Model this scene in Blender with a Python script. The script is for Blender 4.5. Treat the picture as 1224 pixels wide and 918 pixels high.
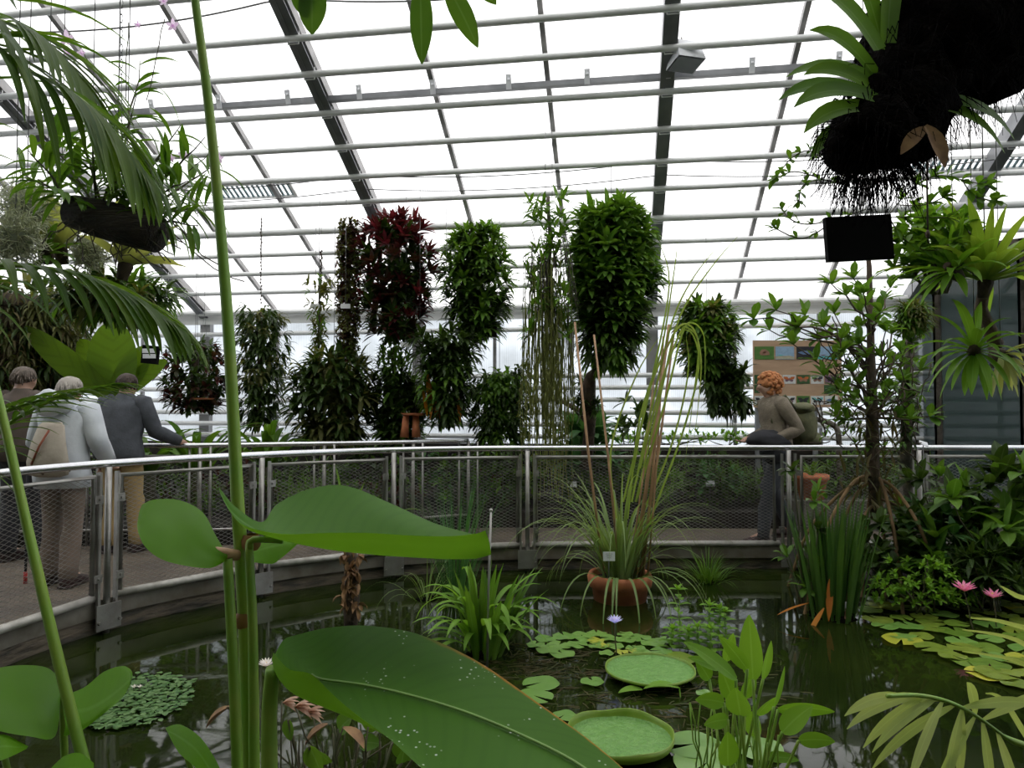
import bpy, math, random
from mathutils import Vector, Matrix, noise
random.seed(7)
for _o in list(bpy.data.objects): bpy.data.objects.remove(_o)
SC = bpy.context.scene
COL = SC.collection
PI = math.pi
# ---------------------------------------------------------------- camera, sky, exposure
F = 850.0; CX = 612.0; CY = 459.0
CAMZ = 1.45
PITCH = math.atan(27 / F)
cd = bpy.data.cameras.new('camera'); cam = bpy.data.objects.new('camera', cd); COL.objects.link(cam)
cam.location = (0, 0, CAMZ); cam.rotation_euler = (PI / 2 + PITCH, 0, 0)
cd.sensor_fit = 'HORIZONTAL'; cd.sensor_width = 36.0; cd.lens = 36.0 * F / 1224.0
cd.clip_start = 0.02; cd.clip_end = 200
SC.camera = cam
w = bpy.data.worlds.new('overcast_sky'); SC.world = w; w.use_nodes = True
bgn = w.node_tree.nodes['Background']
bgn.inputs[0].default_value = (1.0, 0.985, 0.955, 1); bgn.inputs[1].default_value = 2.0
sl = bpy.data.lights.new('overcast_sun', 'SUN'); sl.energy = 2.6; sl.angle = math.radians(60)
so = bpy.data.objects.new('overcast_sun', sl); COL.objects.link(so); so.rotation_euler = (math.radians(18), math.radians(-12), 0)
SC.view_settings.view_transform = 'Standard'
try: SC.view_settings.look = 'None'
except Exception: pass
SC.view_settings.exposure = 0.15; SC.view_settings.gamma = 1.0
SC.view_settings.use_curve_mapping = False
# ---------------------------------------------------------------- geometry helpers
CP, SP = math.cos(PITCH), math.sin(PITCH)
def V(*a): return Vector(a)
def ray(x, y):
    k = (x - CX) / F; m = (CY - y) / F
    return Vector((k, CP - m * SP, SP + m * CP))
def W(x, y, Y):                       # point of the place seen at that spot, Y metres in front of the viewer
    d = ray(x, y); t = Y / d.y
    return Vector((0, 0, CAMZ)) + d * t
def G(x, y, z=0.0):                   # point on a level surface
    d = ray(x, y); t = (z - CAMZ) / d.z
    return Vector((0, 0, CAMZ)) + d * t
def U(a, b): return random.uniform(a, b)
def norm(v):
    return v.normalized() if v.length > 1e-9 else Vector((0, 0, 1))
class MB:
    def __init__(s): s.v = []; s.f = []; s.uv = []; s.r = []; s.m = []
    def add(s, vs, fs, uvs=None, r=0.5, m=0):
        o = len(s.v); s.v.extend(vs)
        for f in fs:
            s.f.append([i + o for i in f]); s.r.append(r); s.m.append(m)
            s.uv.extend([uvs[i] if uvs else (0.5, 0.5) for i in f])
    def box(s, c, sz, rot=None, m=0):
        a, b, d = sz[0] / 2, sz[1] / 2, sz[2] / 2
        vs = [Vector((x, y, z)) for x in (-a, a) for y in (-b, b) for z in (-d, d)]
        if rot is not None: vs = [rot @ v for v in vs]
        c = Vector(c)
        s.add([v + c for v in vs], [(0, 1, 3, 2), (4, 6, 7, 5), (0, 4, 5, 1), (2, 3, 7, 6), (0, 2, 6, 4), (1, 5, 7, 3)], m=m)
    def beam(s, p, q, wd, h, up=Vector((0, 0, 1)), m=0):
        p, q = Vector(p), Vector(q); d = norm(q - p); sd = norm(d.cross(up)); u = sd.cross(d)
        vs = []
        for e in (p, q):
            for a, b in ((-1, -1), (1, -1), (1, 1), (-1, 1)): vs.append(e + sd * a * wd / 2 + u * b * h / 2)
        s.add(vs, [(0, 1, 2, 3), (7, 6, 5, 4), (0, 4, 5, 1), (1, 5, 6, 2), (2, 6, 7, 3), (3, 7, 4, 0)], m=m)
    def tube(s, pts, rad, n=6, m=0, r=0.5, caps=True):
        pts = [Vector(p) for p in pts]
        if not hasattr(rad, '__len__'): rad = [rad] * len(pts)
        d = norm(pts[1] - pts[0]); ref = Vector((0, 0, 1)) if abs(d.z) < .9 else Vector((1, 0, 0))
        sd = norm(d.cross(ref)); vs = []; L = len(pts)
        for i, p in enumerate(pts):
            if i == 0: d = norm(pts[1] - pts[0])
            elif i == L - 1: d = norm(pts[-1] - pts[-2])
            else: d = norm(pts[i + 1] - pts[i - 1])
            sd = norm(sd - d * sd.dot(d)); u = d.cross(sd)
            for k in range(n):
                a = 2 * PI * k / n
                vs.append(p + (sd * math.cos(a) + u * math.sin(a)) * rad[i])
        fs = []
        for i in range(L - 1):
            for k in range(n):
                k2 = (k + 1) % n
                fs.append((i * n + k, i * n + k2, (i + 1) * n + k2, (i + 1) * n + k))
        if caps: fs.append(tuple(range(n))[::-1]); fs.append(tuple((L - 1) * n + k for k in range(n)))
        uvs = [(k / n, i / max(1, L - 1)) for i in range(L) for k in range(n)]
        s.add(vs, fs, uvs, r, m)
    def lathe(s, prof, c, n=20, m=0, axis=None):
        c = Vector(c); vs = []; fs = []
        for (r_, z) in prof:
            for k in range(n):
                a = 2 * PI * k / n; vs.append(c + Vector((r_ * math.cos(a), r_ * math.sin(a), z)))
        for i in range(len(prof) - 1):
            for k in range(n):
                k2 = (k + 1) % n; fs.append((i * n + k, i * n + k2, (i + 1) * n + k2, (i + 1) * n + k))
        s.add(vs, fs, None, .5, m)
    def ball(s, c, rad, seg=10, rings=7, m=0, jit=0.0, r=.5):
        c = Vector(c); rad = Vector(rad) if hasattr(rad, '__len__') else Vector((rad,) * 3)
        vs = []
        for i in range(rings + 1):
            th = PI * i / rings
            for k in range(seg):
                a = 2 * PI * k / seg; d = Vector((math.sin(th) * math.cos(a), math.sin(th) * math.sin(a), math.cos(th)))
                j = 1 + (noise.noise(d * 2.3 + c * 3) * jit if jit else 0)
                vs.append(c + Vector((d.x * rad.x, d.y * rad.y, d.z * rad.z)) * j)
        fs = [(i * seg + k, (i + 1) * seg + k, (i + 1) * seg + (k + 1) % seg, i * seg + (k + 1) % seg) for i in range(rings) for k in range(seg)]
        s.add(vs, fs, None, r, m)
    def loft(s, rings, n=16, m=0, caps=True):          # rings: (centre, rx, ry) or (centre, rx, ry, dirvector)
        vs = []; L = len(rings)
        for i, rg in enumerate(rings):
            c = Vector(rg[0]); 
            if len(rg) > 3: d = norm(Vector(rg[3]))
            else: d = norm(Vector(rings[min(L - 1, i + 1)][0]) - Vector(rings[max(0, i - 1)][0]))
            ex = Vector((1, 0, 0)); ex = norm(ex - d * ex.dot(d)); ey = d.cross(ex)
            for k in range(n):
                a = 2 * PI * k / n; vs.append(c + ex * math.cos(a) * rg[1] + ey * math.sin(a) * rg[2])
        fs = [(i * n + k, i * n + (k + 1) % n, (i + 1) * n + (k + 1) % n, (i + 1) * n + k) for i in range(L - 1) for k in range(n)]
        if caps: fs.append(tuple(range(n))[::-1]); fs.append(tuple((L - 1) * n + k for k in range(n)))
        s.add(vs, fs, [(k / n, i / max(1, L - 1)) for i in range(L) for k in range(n)], .5, m)
    def leaf(s, base, d, L, wd, droop=0.6, segs=5, fold=0.25, prof='lance', roll=0.0, m=0, flop=None, r=None, up=Vector((0, 0, 1))):
        p = Vector(base); d = norm(Vector(d)); sd = d.cross(up)
        if sd.length < .05: sd = Vector((math.cos(roll * 7 + L * 99), math.sin(roll * 7 + L * 99), 0))
        sd = norm(sd)
        if roll: sd = Matrix.Rotation(roll, 3, d) @ sd
        st = L / segs; vs = []; uvs = []; PR = PROF[prof]
        for i in range(segs + 1):
            t = i / segs; nr = norm(sd.cross(d)); h = PR(t) * wd / 2
            vs.append(p - sd * h + nr * h * fold); vs.append(p.copy()); vs.append(p + sd * h + nr * h * fold)
            uvs += [(0, t), (.5, t), (1, t)]
            d = norm(d + Vector((0, 0, -1)) * droop * st / L * (0.4 + 1.2 * t)); sd = norm(sd - d * sd.dot(d)); p = p + d * st
        fs = []
        for i in range(segs):
            a = i * 3; fs += [(a, a + 1, a + 4, a + 3), (a + 1, a + 2, a + 5, a + 4)]
        s.add(vs, fs, uvs, random.random() if r is None else r, m)
        return p
    def build(s, name, mat, parent=None, smooth=True, kind=None, label=None):
        me = bpy.data.meshes.new(name); off = parent_loc(parent)
        me.from_pydata([tuple(v - off) for v in s.v], [], s.f)
        uvl = me.uv_layers.new(name='UVMap'); flat = [c for uv in s.uv for c in uv]; uvl.data.foreach_set('uv', flat)
        at = me.attributes.new('rnd', 'FLOAT', 'FACE'); at.data.foreach_set('value', s.r)
        mats = mat if isinstance(mat, (list, tuple)) else [mat]
        for mm in mats: me.materials.append(mm)
        me.polygons.foreach_set('material_index', s.m)
        if smooth: me.polygons.foreach_set('use_smooth', [True] * len(s.f))
        me.update()
        o = bpy.data.objects.new(name, me); COL.objects.link(o)
        if parent: o.parent = parent
        if kind: o['kind'] = kind
        if label: o['label'] = label
        return o
def parent_loc(p):
    v = Vector((0, 0, 0))
    while p is not None: v = v + p.location; p = p.parent
    return v
PROF = {
 'lance': lambda t: max(0.0, math.sin(PI * min(1, t * .94 + .05)) ** .8),
 'strap': lambda t: (0.75 + .5 * t if t < .5 else 1.0) * max(0.03, (1 - max(0, (t - .55) / .45) ** 1.8)),
 'grass': lambda t: 1 - t ** 1.6 * .97,
 'oval': lambda t: max(0.02, math.sin(PI * (t * .96 + .03))) ** .55,
 'obov': lambda t: max(0.03, math.sin(PI * min(1, t ** 1.35 * .96 + .03))) ** .75,
 'pick': lambda t: max(0.02, math.sin(PI * min(1, (t * .97 + .02) ** .75))) ** .7,
}
def thing(name, label, cat, loc=(0, 0, 0), group=None):
    o = bpy.data.objects.new(name, None); COL.objects.link(o); o.location = loc; o.empty_display_size = .05
    return tag(o, label, cat, group)
def tag(o, label, cat, group=None, kind=None):
    o['label'] = label; o['category'] = cat
    if group: o['group'] = group
    if kind: o['kind'] = kind
    return o
def struct(name, mb, mat, smooth=False, parent=None):
    o = mb.build(name, mat, parent, smooth)
    if not parent: o['kind'] = 'structure'
    return o
def copy_tree(o, parent=None):
    c = o.copy(); COL.objects.link(c); c.parent = parent
    for ch in [k for k in o.children]: copy_tree(ch, c)
    return c
# ---------------------------------------------------------------- materials
def nt(name):
    m = bpy.data.materials.new(name); m.use_nodes = True; t = m.node_tree; t.nodes.clear()
    out = t.nodes.new('ShaderNodeOutputMaterial'); return m, t, out
def N(t, k, **kw):
    n = t.nodes.new(k)
    for a, b in kw.items(): setattr(n, a, b)
    return n
def mixc(t, fac, a, b, mode='MIX'):
    n = t.nodes.new('ShaderNodeMix'); n.data_type = 'RGBA'; n.blend_type = mode
    for i, s_ in ((0, fac), (6, a), (7, b)):
        if hasattr(s_, 'links'): t.links.new(s_, n.inputs[i])
        elif i == 0: n.inputs[0].default_value = s_
        else: n.inputs[i].default_value = (*s_, 1)
    return n.outputs[2]
def mth(t, op, a, b=None, c=None):
    n = t.nodes.new('ShaderNodeMath'); n.operation = op
    for i, s_ in enumerate((a, b, c)):
        if s_ is None: continue
        if hasattr(s_, 'links'): t.links.new(s_, n.inputs[i])
        else: n.inputs[i].default_value = s_
    return n.outputs[0]
def rng(t, v, a, b, c=0., d=1.):
    n = t.nodes.new('ShaderNodeMapRange'); t.links.new(v, n.inputs[0])
    for i, x in enumerate((a, b, c, d)): n.inputs[i + 1].default_value = x
    return n.outputs[0]
def mat(name, c1, c2=None, rough=.6, metal=0., scale=8., bump=0., bscale=None, detail=5, lo=.4, hi=.65, stretch=None, spec=.5):
    m, t, out = nt(name); b = N(t, 'ShaderNodeBsdfPrincipled')
    tc = N(t, 'ShaderNodeTexCoord'); mp = N(t, 'ShaderNodeMapping'); t.links.new(tc.outputs['Object'], mp.inputs[0])
    if stretch: mp.inputs['Scale'].default_value = stretch
    nz = N(t, 'ShaderNodeTexNoise'); nz.inputs['Scale'].default_value = scale; nz.inputs['Detail'].default_value = detail
    t.links.new(mp.outputs[0], nz.inputs['Vector'])
    f = rng(t, nz.outputs[0], lo, hi); c = mixc(t, f, c1, c2 or tuple(x * .75 for x in c1))
    t.links.new(c, b.inputs['Base Color']); b.inputs['Roughness'].default_value = rough; b.inputs['Metallic'].default_value = metal
    b.inputs['Specular IOR Level'].default_value = spec
    if bump:
        bp = N(t, 'ShaderNodeBump'); bp.inputs['Strength'].default_value = bump; bp.inputs['Distance'].default_value = .02
        nb = N(t, 'ShaderNodeTexNoise'); nb.inputs['Scale'].default_value = bscale or scale * 3; t.links.new(mp.outputs[0], nb.inputs['Vector'])
        t.links.new(nb.outputs[0], bp.inputs['Height']); t.links.new(bp.outputs[0], b.inputs['Normal'])
    t.links.new(b.outputs[0], out.inputs[0]); return m
def leafmat(name, c1, c2, trans=.35, rough=.42, rib=.25, veins=0., back=None, edge=None, spots=False, spec=.22, tcol=None, vn=60):
    m, t, out = nt(name); b = N(t, 'ShaderNodeBsdfPrincipled'); tr = N(t, 'ShaderNodeBsdfTranslucent')
    at = N(t, 'ShaderNodeAttribute'); at.attribute_name = 'rnd'
    nz = N(t, 'ShaderNodeTexNoise'); nz.inputs['Scale'].default_value = 9; tc = N(t, 'ShaderNodeTexCoord'); t.links.new(tc.outputs['Object'], nz.inputs['Vector'])
    f = mth(t, 'ADD', mth(t, 'MULTIPLY', at.outputs['Fac'], .75), mth(t, 'MULTIPLY', rng(t, nz.outputs[0], .3, .7), .25))
    c = mixc(t, f, c1, c2)
    uv = N(t, 'ShaderNodeUVMap'); sx = N(t, 'ShaderNodeSeparateXYZ'); t.links.new(uv.outputs[0], sx.inputs[0])
    ab = mth(t, 'ABSOLUTE', mth(t, 'SUBTRACT', sx.outputs[0], .5))
    if rib: c = mixc(t, mth(t, 'MULTIPLY', rng(t, ab, .015, .06, 1, 0), rib), c, tuple(min(1, x * 1.6 + .12) for x in c1))
    if veins:
        sn = mth(t, 'SINE', mth(t, 'MULTIPLY', mth(t, 'SUBTRACT', sx.outputs[1], mth(t, 'MULTIPLY', ab, .35)), vn))
        c = mixc(t, mth(t, 'MULTIPLY', rng(t, sn, .2, 1.), veins), c, tuple(x * .6 for x in c1))
    if edge:
        n2 = N(t, 'ShaderNodeTexNoise'); n2.inputs['Scale'].default_value = 40; t.links.new(tc.outputs['Object'], n2.inputs['Vector'])
        e = mth(t, 'MULTIPLY', rng(t, mth(t, 'ADD', sx.outputs[0], mth(t, 'MULTIPLY', n2.outputs[0], .05)), .975, 1.01), rng(t, sx.outputs[1], .5, .62))
        c = mixc(t, e, c, edge)
    if spots:
        vo = N(t, 'ShaderNodeTexVoronoi'); vo.inputs['Scale'].default_value = 110; t.links.new(tc.outputs['Object'], vo.inputs['Vector'])
        n3 = N(t, 'ShaderNodeTexNoise'); n3.inputs['Scale'].default_value = 11; t.links.new(tc.outputs['Object'], n3.inputs['Vector'])
        s1 = mth(t, 'MULTIPLY', mth(t, 'MULTIPLY', rng(t, vo.outputs['Distance'], .2, .12, 0, 1), rng(t, n3.outputs[0], .52, .56)), rng(t, sx.outputs[1], .35, .45))
        c = mixc(t, mth(t, 'MULTIPLY', s1, .75), c, (.75, .8, .78))
    if back:
        ge = N(t, 'ShaderNodeNewGeometry'); c = mixc(t, ge.outputs['Backfacing'], c, back)
    t.links.new(c, b.inputs['Base Color']); b.inputs['Roughness'].default_value = rough; b.inputs['Specular IOR Level'].default_value = spec
    cc = mixc(t, 1.0, c, tcol or (1.0, 1.0, .45), 'MULTIPLY'); cc2 = mixc(t, 1.0, cc, (1.9, 1.9, 1.9), 'MULTIPLY'); t.links.new(cc2, tr.inputs[0])
    mx = N(t, 'ShaderNodeMixShader'); mx.inputs[0].default_value = trans
    t.links.new(b.outputs[0], mx.inputs[1]); t.links.new(tr.outputs[0], mx.inputs[2]); t.links.new(mx.outputs[0], out.inputs[0]); return m
def glassmat(name, clear, frost, tint=(1, 1, 1), ribs=0., dirt=0., ribdir=0):
    m, t, out = nt(name); a = N(t, 'ShaderNodeBsdfTransparent'); a.inputs[0].default_value = (*clear, 1)
    tl = N(t, 'ShaderNodeBsdfTranslucent'); tl.inputs[0].default_value = (*tint, 1)
    mx = N(t, 'ShaderNodeMixShader'); tc = N(t, 'ShaderNodeTexCoord')
    fac = None
    nz = N(t, 'ShaderNodeTexNoise'); nz.inputs['Scale'].default_value = 1.3; nz.inputs['Detail'].default_value = 6; t.links.new(tc.outputs['Object'], nz.inputs['Vector'])
    fac = mth(t, 'ADD', frost, mth(t, 'MULTIPLY', rng(t, nz.outputs[0], .35, .7), dirt))
    if ribs:
        wv = N(t, 'ShaderNodeTexWave'); wv.inputs['Scale'].default_value = 12; wv.bands_direction = 'XYZ'[ribdir]; t.links.new(tc.outputs['Object'], wv.inputs['Vector'])
        fac = mth(t, 'ADD', fac, mth(t, 'MULTIPLY', wv.outputs[0], ribs))
    t.links.new(fac, mx.inputs[0]); t.links.new(a.outputs[0], mx.inputs[1]); t.links.new(tl.outputs[0], mx.inputs[2]); t.links.new(mx.outputs[0], out.inputs[0]); return m

M = {}
M['pipe'] = mat('painted_pipe', (.80, .80, .79), (.7, .7, .69), .45, scale=3)
M['alu'] = mat('aluminium_bar', (.33, .32, .32), (.24, .235, .23), .5, .3, 5)
M['dark_alu'] = mat('dark_rafter', (.24, .245, .255), (.17, .175, .185), .5, .3, 4)
M['galv'] = mat('galvanised_steel', (.36, .35, .33), (.24, .225, .205), .42, .75, 6, .1, 40)
M['steel'] = mat('handrail_steel', (.72, .73, .75), (.6, .6, .62), .22, .95, 5)
M['kerb'] = mat('kerb_pipe', (.52, .5, .46), (.36, .34, .3), .5, .3, 14)
M['wood_old'] = mat('weathered_timber', (.13, .105, .075), (.04, .036, .03), .8, 0, 5, .5, 12, stretch=(1, 1, 4))
M['deckm'] = mat('deck_boards', (.105, .08, .055), (.065, .05, .036), .75, 0, 3, .25, 30)
M['soil'] = mat('dark_soil', (.022, .017, .012), (.012, .01, .008), .95, 0, 12, .6)
M['terra'] = mat('terracotta', (.55, .19, .08), (.4, .13, .06), .75, 0, 9, .15)
M['white'] = mat('white_card', (.75, .76, .78), (.66, .67, .7), .5)
M['black'] = mat('black_board', (.002, .002, .002), (.003, .003, .003), .8, spec=.1)
M['root'] = mat('black_roots', (.0015, .0013, .0012), (.004, .003, .0025), 1.0, 0, 20, .8, spec=.05)
M['bark'] = mat('brown_bark', (.09, .06, .04), (.04, .03, .02), .9, 0, 12, .6)
M['barkgrey'] = mat('grey_bark', (.14, .12, .1), (.07, .06, .045), .9, 0, 12, .6)
M['log'] = mat('dark_log', (.03, .02, .014), (.012, .009, .008), .85, 0, 6, .8, stretch=(1, 6, 6))
M['cane'] = mat('bamboo_cane', (.45, .27, .14), (.3, .17, .09), .55, 0, 7)
M['wire'] = mat('thin_wire', (.2, .2, .2), (.12, .12, .12), .5, .5)
M['plywood'] = mat('board_ply', (.5, .33, .21), (.42, .27, .17), .6, 0, 3, stretch=(1, 1, 6))
M['concrete'] = mat('mossy_concrete', (.13, .12, .095), (.05, .055, .035), .9, 0, 5, .4)
M['brown'] = mat('dead_leaf', (.3, .17, .07), (.16, .08, .035), .7, 0, 20)
M['moss'] = mat('silver_moss', (.4, .42, .33), (.26, .29, .2), .9, 0, 20)
# foliage
M['big'] = leafmat('thalia_leaf', (.05, .14, .014), (.068, .165, .018), .25, .6, 0, .12, back=(.10, .22, .02), edge=(.38, .17, .02), spots=True, vn=160, spec=.12)
M['big2'] = leafmat('thalia_leaf_clean', (.055, .15, .016), (.07, .17, .02), .28, .6, .3, .14, back=(.10, .22, .02), vn=150, spec=.12)
M['rib'] = mat('pale_midrib', (.2, .34, .08), None, .6)
M['bigu'] = leafmat('round_leaf', (.10, .25, .014), (.12, .28, .016), .4, .5, .15, .05, back=(.085, .21, .012), spec=.1)
M['stem'] = mat('green_stem', (.17, .32, .03), (.24, .34, .045), .45, 0, 12)
M['stemd'] = mat('dark_stem', (.075, .06, .03), (.06, .075, .025), .6, 0, 12)
M['palm'] = leafmat('palm_leaflet', (.035, .09, .010), (.09, .15, .02), .45, .45, .3)
M['palmy'] = leafmat('pale_palm_leaflet', (.36, .44, .17), (.46, .52, .24), .3, .5, .2)
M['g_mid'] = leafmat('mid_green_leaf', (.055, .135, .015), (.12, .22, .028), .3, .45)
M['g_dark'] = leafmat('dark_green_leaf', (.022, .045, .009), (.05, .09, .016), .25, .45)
M['g_lit'] = leafmat('fresh_green_leaf', (.12, .25, .022), (.18, .33, .04), .35, .45)
M['g_blue'] = leafmat('blue_green_leaf', (.045, .13, .04), (.08, .19, .055), .25, .5)
M['g_grey'] = leafmat('grey_green_blade', (.13, .2, .07), (.22, .3, .11), .3, .5, .15)
M['g_olive'] = leafmat('olive_leaf', (.07, .085, .025), (.13, .13, .04), .3, .6)
M['g_brown'] = leafmat('brownish_leaf', (.10, .07, .03), (.06, .075, .025), .3, .6)
M['red'] = leafmat('red_leaf', (.15, .018, .03), (.05, .028, .018), .3, .4, .1, tcol=(1, .5, .5))
M['maroon'] = leafmat('maroon_leaf', (.09, .02, .02), (.025, .04, .012), .25, .45, .1, tcol=(1, .6, .5))
M['brom'] = leafmat('bromeliad_leaf', (.13, .24, .03), (.26, .34, .06), .35, .35, .1)
M['bromy'] = leafmat('yellow_bromeliad_leaf', (.3, .34, .12), (.4, .4, .2), .3, .4, .1)
M['strand'] = leafmat('hanging_strand', (.14, .17, .04), (.24, .25, .08), .3, .6, 0)
M['orange'] = leafmat('orange_leaf', (.5, .2, .02), (.4, .13, .02), .4, .5, 0)
M['pad'] = leafmat('lily_pad', (.17, .31, .06), (.12, .25, .045), .1, .3, 0, spec=.6)
M['padv'] = mat('giant_pad', (.11, .26, .045), (.15, .31, .07), .5, 0, 22, .9, 38)
M['padrim'] = mat('giant_pad_rim', (.16, .27, .02), (.2, .3, .035), .45, 0, 12)
M['pady'] = leafmat('yellow_pad', (.45, .42, .03), (.3, .35, .04), .1, .35, 0, spec=.6)
M['pado'] = leafmat('olive_pad', (.2, .26, .03), (.13, .2, .025), .1, .3, 0, spec=.6)
M['pink'] = leafmat('pink_petal', (.75, .22, .4), (.85, .4, .55), .3, .5, 0, tcol=(1, .8, .9))
M['lilac'] = leafmat('lilac_petal', (.55, .5, .85), (.75, .7, .95), .3, .5, 0, tcol=(1, 1, 1))
M['whitep'] = leafmat('white_petal', (.8, .75, .7), (.85, .8, .8), .3, .5, 0, tcol=(1, 1, 1))
M['yellow'] = mat('yellow_stamen', (.8, .6, .1))
# ================================================================ the glasshouse shell
AA = math.radians(8.5); CA, SA = math.cos(AA), math.sin(AA)
def B(u, v, z=0.0): return Vector((u * CA + v * SA, -u * SA + v * CA, z))
ROTB = Matrix.Rotation(-AA, 3, 'Z')
VW = 10.0; ZE = 2.84; SL = 0.49; VR = 0.5; UL, UR_ = -14.5, 12.6
def roofz(v): return ZE + (VW - v) * SL if v > VR else ZE + (VW - VR) * SL - (VR - v) * SL
def roofz_at(p):
    return roofz(p[0] * SA + p[1] * CA)
UK = [0.46 + 3.3 * k for k in range(-4, 4)]
M['roofglass'] = glassmat('roof_panel', (.76, .76, .765), .3, (.95, .96, .98), .14, .25, 0)
M['wallglass'] = glassmat('frosted_wall_pane', (.31, .325, .335), .3, (.86, .9, .95), .1, .45, 0)
# roof panels, one per bay and slope
def quad(mb, a, b, c, d): mb.add([a, b, c, d], [(0, 1, 2, 3)], [(0, 0), (1, 0), (1, 1), (0, 1)])
def struct_quad(name, a, b, c, d, m, th=.01):
    mb = MB(); n = norm((b - a).cross(d - a)) * th
    mb.add([a, b, c, d, a + n, b + n, c + n, d + n], [(3, 2, 1, 0), (4, 5, 6, 7), (0, 1, 5, 4), (1, 2, 6, 5), (2, 3, 7, 6), (3, 0, 4, 7)])
    return struct(name, mb, m)
VB = -4.0
M['dimglass'] = glassmat('light_cutting_panel', (.3, .32, .3), .6, (.35, .37, .33), .1, .2, 0)  # dim glazing for the unseen rear slope, holds back daylight
M['blockwall'] = mat('light_blocking_wall', (.05, .06, .035), (.03, .045, .02), .9, 0, 6, .8)  # dark finish for the added light-blocking wall
struct_quad('ceiling', B(UL, VW, ZE + .05), B(UR_, VW, ZE + .05), B(UR_, VR, roofz(VR) + .05), B(UL, VR, roofz(VR) + .05), M['roofglass'], .012)
struct_quad('ceiling_light_blocker', B(UL, VR, roofz(VR) + .05), B(UR_, VR, roofz(VR) + .05), B(UR_, VB, roofz(VB) + .05), B(UL, VB, roofz(VB) + .05), M['dimglass'], .012)  # unseen rear slope, made dim to cut light from behind the viewer
struct_quad('wall_back', B(UL, VW + .02, 0), B(UR_, VW + .02, 0), B(UR_, VW + .02, ZE), B(UL, VW + .02, ZE), M['wallglass'])
struct_quad('wall_light_blocker', B(UL, VB, 0), B(UR_, VB, 0), B(UR_, VB, roofz(VB)), B(UL, VB, roofz(VB)), M['blockwall'])  # unseen solid wall added behind the viewer to block frontal light
for nm, u in (('wall_left', UL), ('wall_right', UR_)):
    mb = MB(); vs = [B(u, VW, 0), B(u, VB, 0), B(u, VB, roofz(VB)), B(u, VR, roofz(VR)), B(u, VW, ZE)]
    vs2 = [x + (B(.01, 0) if u > 0 else B(-.01, 0)) for x in vs]
    mb.add(vs + vs2, [(0, 1, 2, 3, 4), (9, 8, 7, 6, 5)] + [(i, (i + 1) % 5, 5 + (i + 1) % 5, 5 + i) for i in range(5)]); struct(nm, mb, M['wallglass'])
# rafters: heavy frames every third bay, thin glazing bars between
k_ = 0
for k in range(-4, 4):
    u = .46 + 3.3 * k
    for (va, vb) in ((VW, VR), (VR, VB)):
        mb = MB(); za, zb = roofz(va), roofz(vb)
        mb.beam(B(u - .045, va, za - .05), B(u - .045, vb, zb - .05), .05, .17, m=0)
        mb.beam(B(u + .03, va, za - .03), B(u + .03, vb, zb - .03), .07, .10, m=1)
        mb.beam(B(u, va, za - .13), B(u, vb, zb - .13), .11, .012, m=0)
        tag(mb.build('roof_rafter', [M['dark_alu'], M['alu']], smooth=False), 'heavy dark steel rafter carrying the glasshouse roof', 'rafter', 'heavy roof rafters')
    mb = MB(); mb.box(B(u, VW - .04, ZE / 2), (.1, .1, ZE), ROTB); mb.box(B(u, VW - .13, ZE / 2), (.16, .012, ZE), ROTB)
    tag(mb.build('wall_column', M['alu'], smooth=False), 'grey upright column in the frosted rear wall under a heavy rafter', 'column', 'wall columns')
    for q in (1, 2):
        uu = u + 1.1 * q
        if uu > UR_: continue
        for (va, vb) in ((VW, VR), (VR, VB)):
            mb = MB(); mb.beam(B(uu, va, roofz(va)), B(uu, vb, roofz(vb)), .045, .06)
            tag(mb.build('glazing_bar', M['alu'], smooth=False), 'thin grey glazing bar between roof panels', 'glazing bar', 'thin roof glazing bars')
        mb = MB(); mb.box(B(uu, VW - .02, ZE / 2), (.045, .05, ZE), ROTB)
        tag(mb.build('wall_mullion', M['alu'], smooth=False), 'thin upright mullion in the frosted rear wall', 'mullion', 'wall mullions')
# ridge, gutter beam
mb = MB(); mb.beam(B(UL, VR, roofz(VR) - .02), B(UR_, VR, roofz(VR) - .02), .14, .16)
tag(mb.build('ridge_beam', M['alu'], smooth=False), 'grey ridge beam at the top of the glass roof', 'beam')
mb = MB(); mb.beam(B(UL, VW - .1, ZE - .06), B(UR_, VW - .1, ZE - .06), .1, .13); mb.tube([B(UL, VW - .22, ZE + .0), B(UR_, VW - .22, ZE + .0)], .045, 10)
mb.beam(B(UL, VW - .17, ZE - .14), B(UR_, VW - .17, ZE - .14), .03, .05)
e = mb.build('eaves_beam', M['pipe'], smooth=False); tag(e, 'long pale grey eaves beam where roof meets the rear wall', 'beam')
# dark purlin with clips
def vline(y, x=700, off=.13):
    k = (486 - y) / F; kx = (x - CX) / F
    # solve along the ray for the plane of the roof less off
    d = ray(x, y); 
    # point P = t*d ; v = (Px*SA+Py*CA)
    a = d.x * SA + d.y * CA
    t = (ZE + VW * SL - off - CAMZ) / (d.z + a * SL)
    return a * t
vp = vline(97, off=.08)
mb = MB(); mb.beam(B(UL, vp, roofz(vp) - .09), B(UR_, vp, roofz(vp) - .09), .06, .05); pur = mb.build('roof_purlin', M['dark_alu'], smooth=False)
tag(pur, 'dark grey purlin running under the roof with white clips on it', 'beam')
for i in range(-14, 12):
    mb = MB(); c = B(.46 + i * .73, vp - .05, roofz(vp) - .06); mb.box(c, (.05, .012, .13), ROTB @ Matrix.Rotation(.3, 3, 'X')); mb.box(c + Vector((0, -.01, .02)), (.02, .02, .02), ROTB)
    mb.build('clip', M['white'], pur, smooth=False)
ys = [15, 62, 113, 157, 195, 227, 262, 290, 314, 338]
vs_ = [vline(y) for y in ys]
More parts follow.
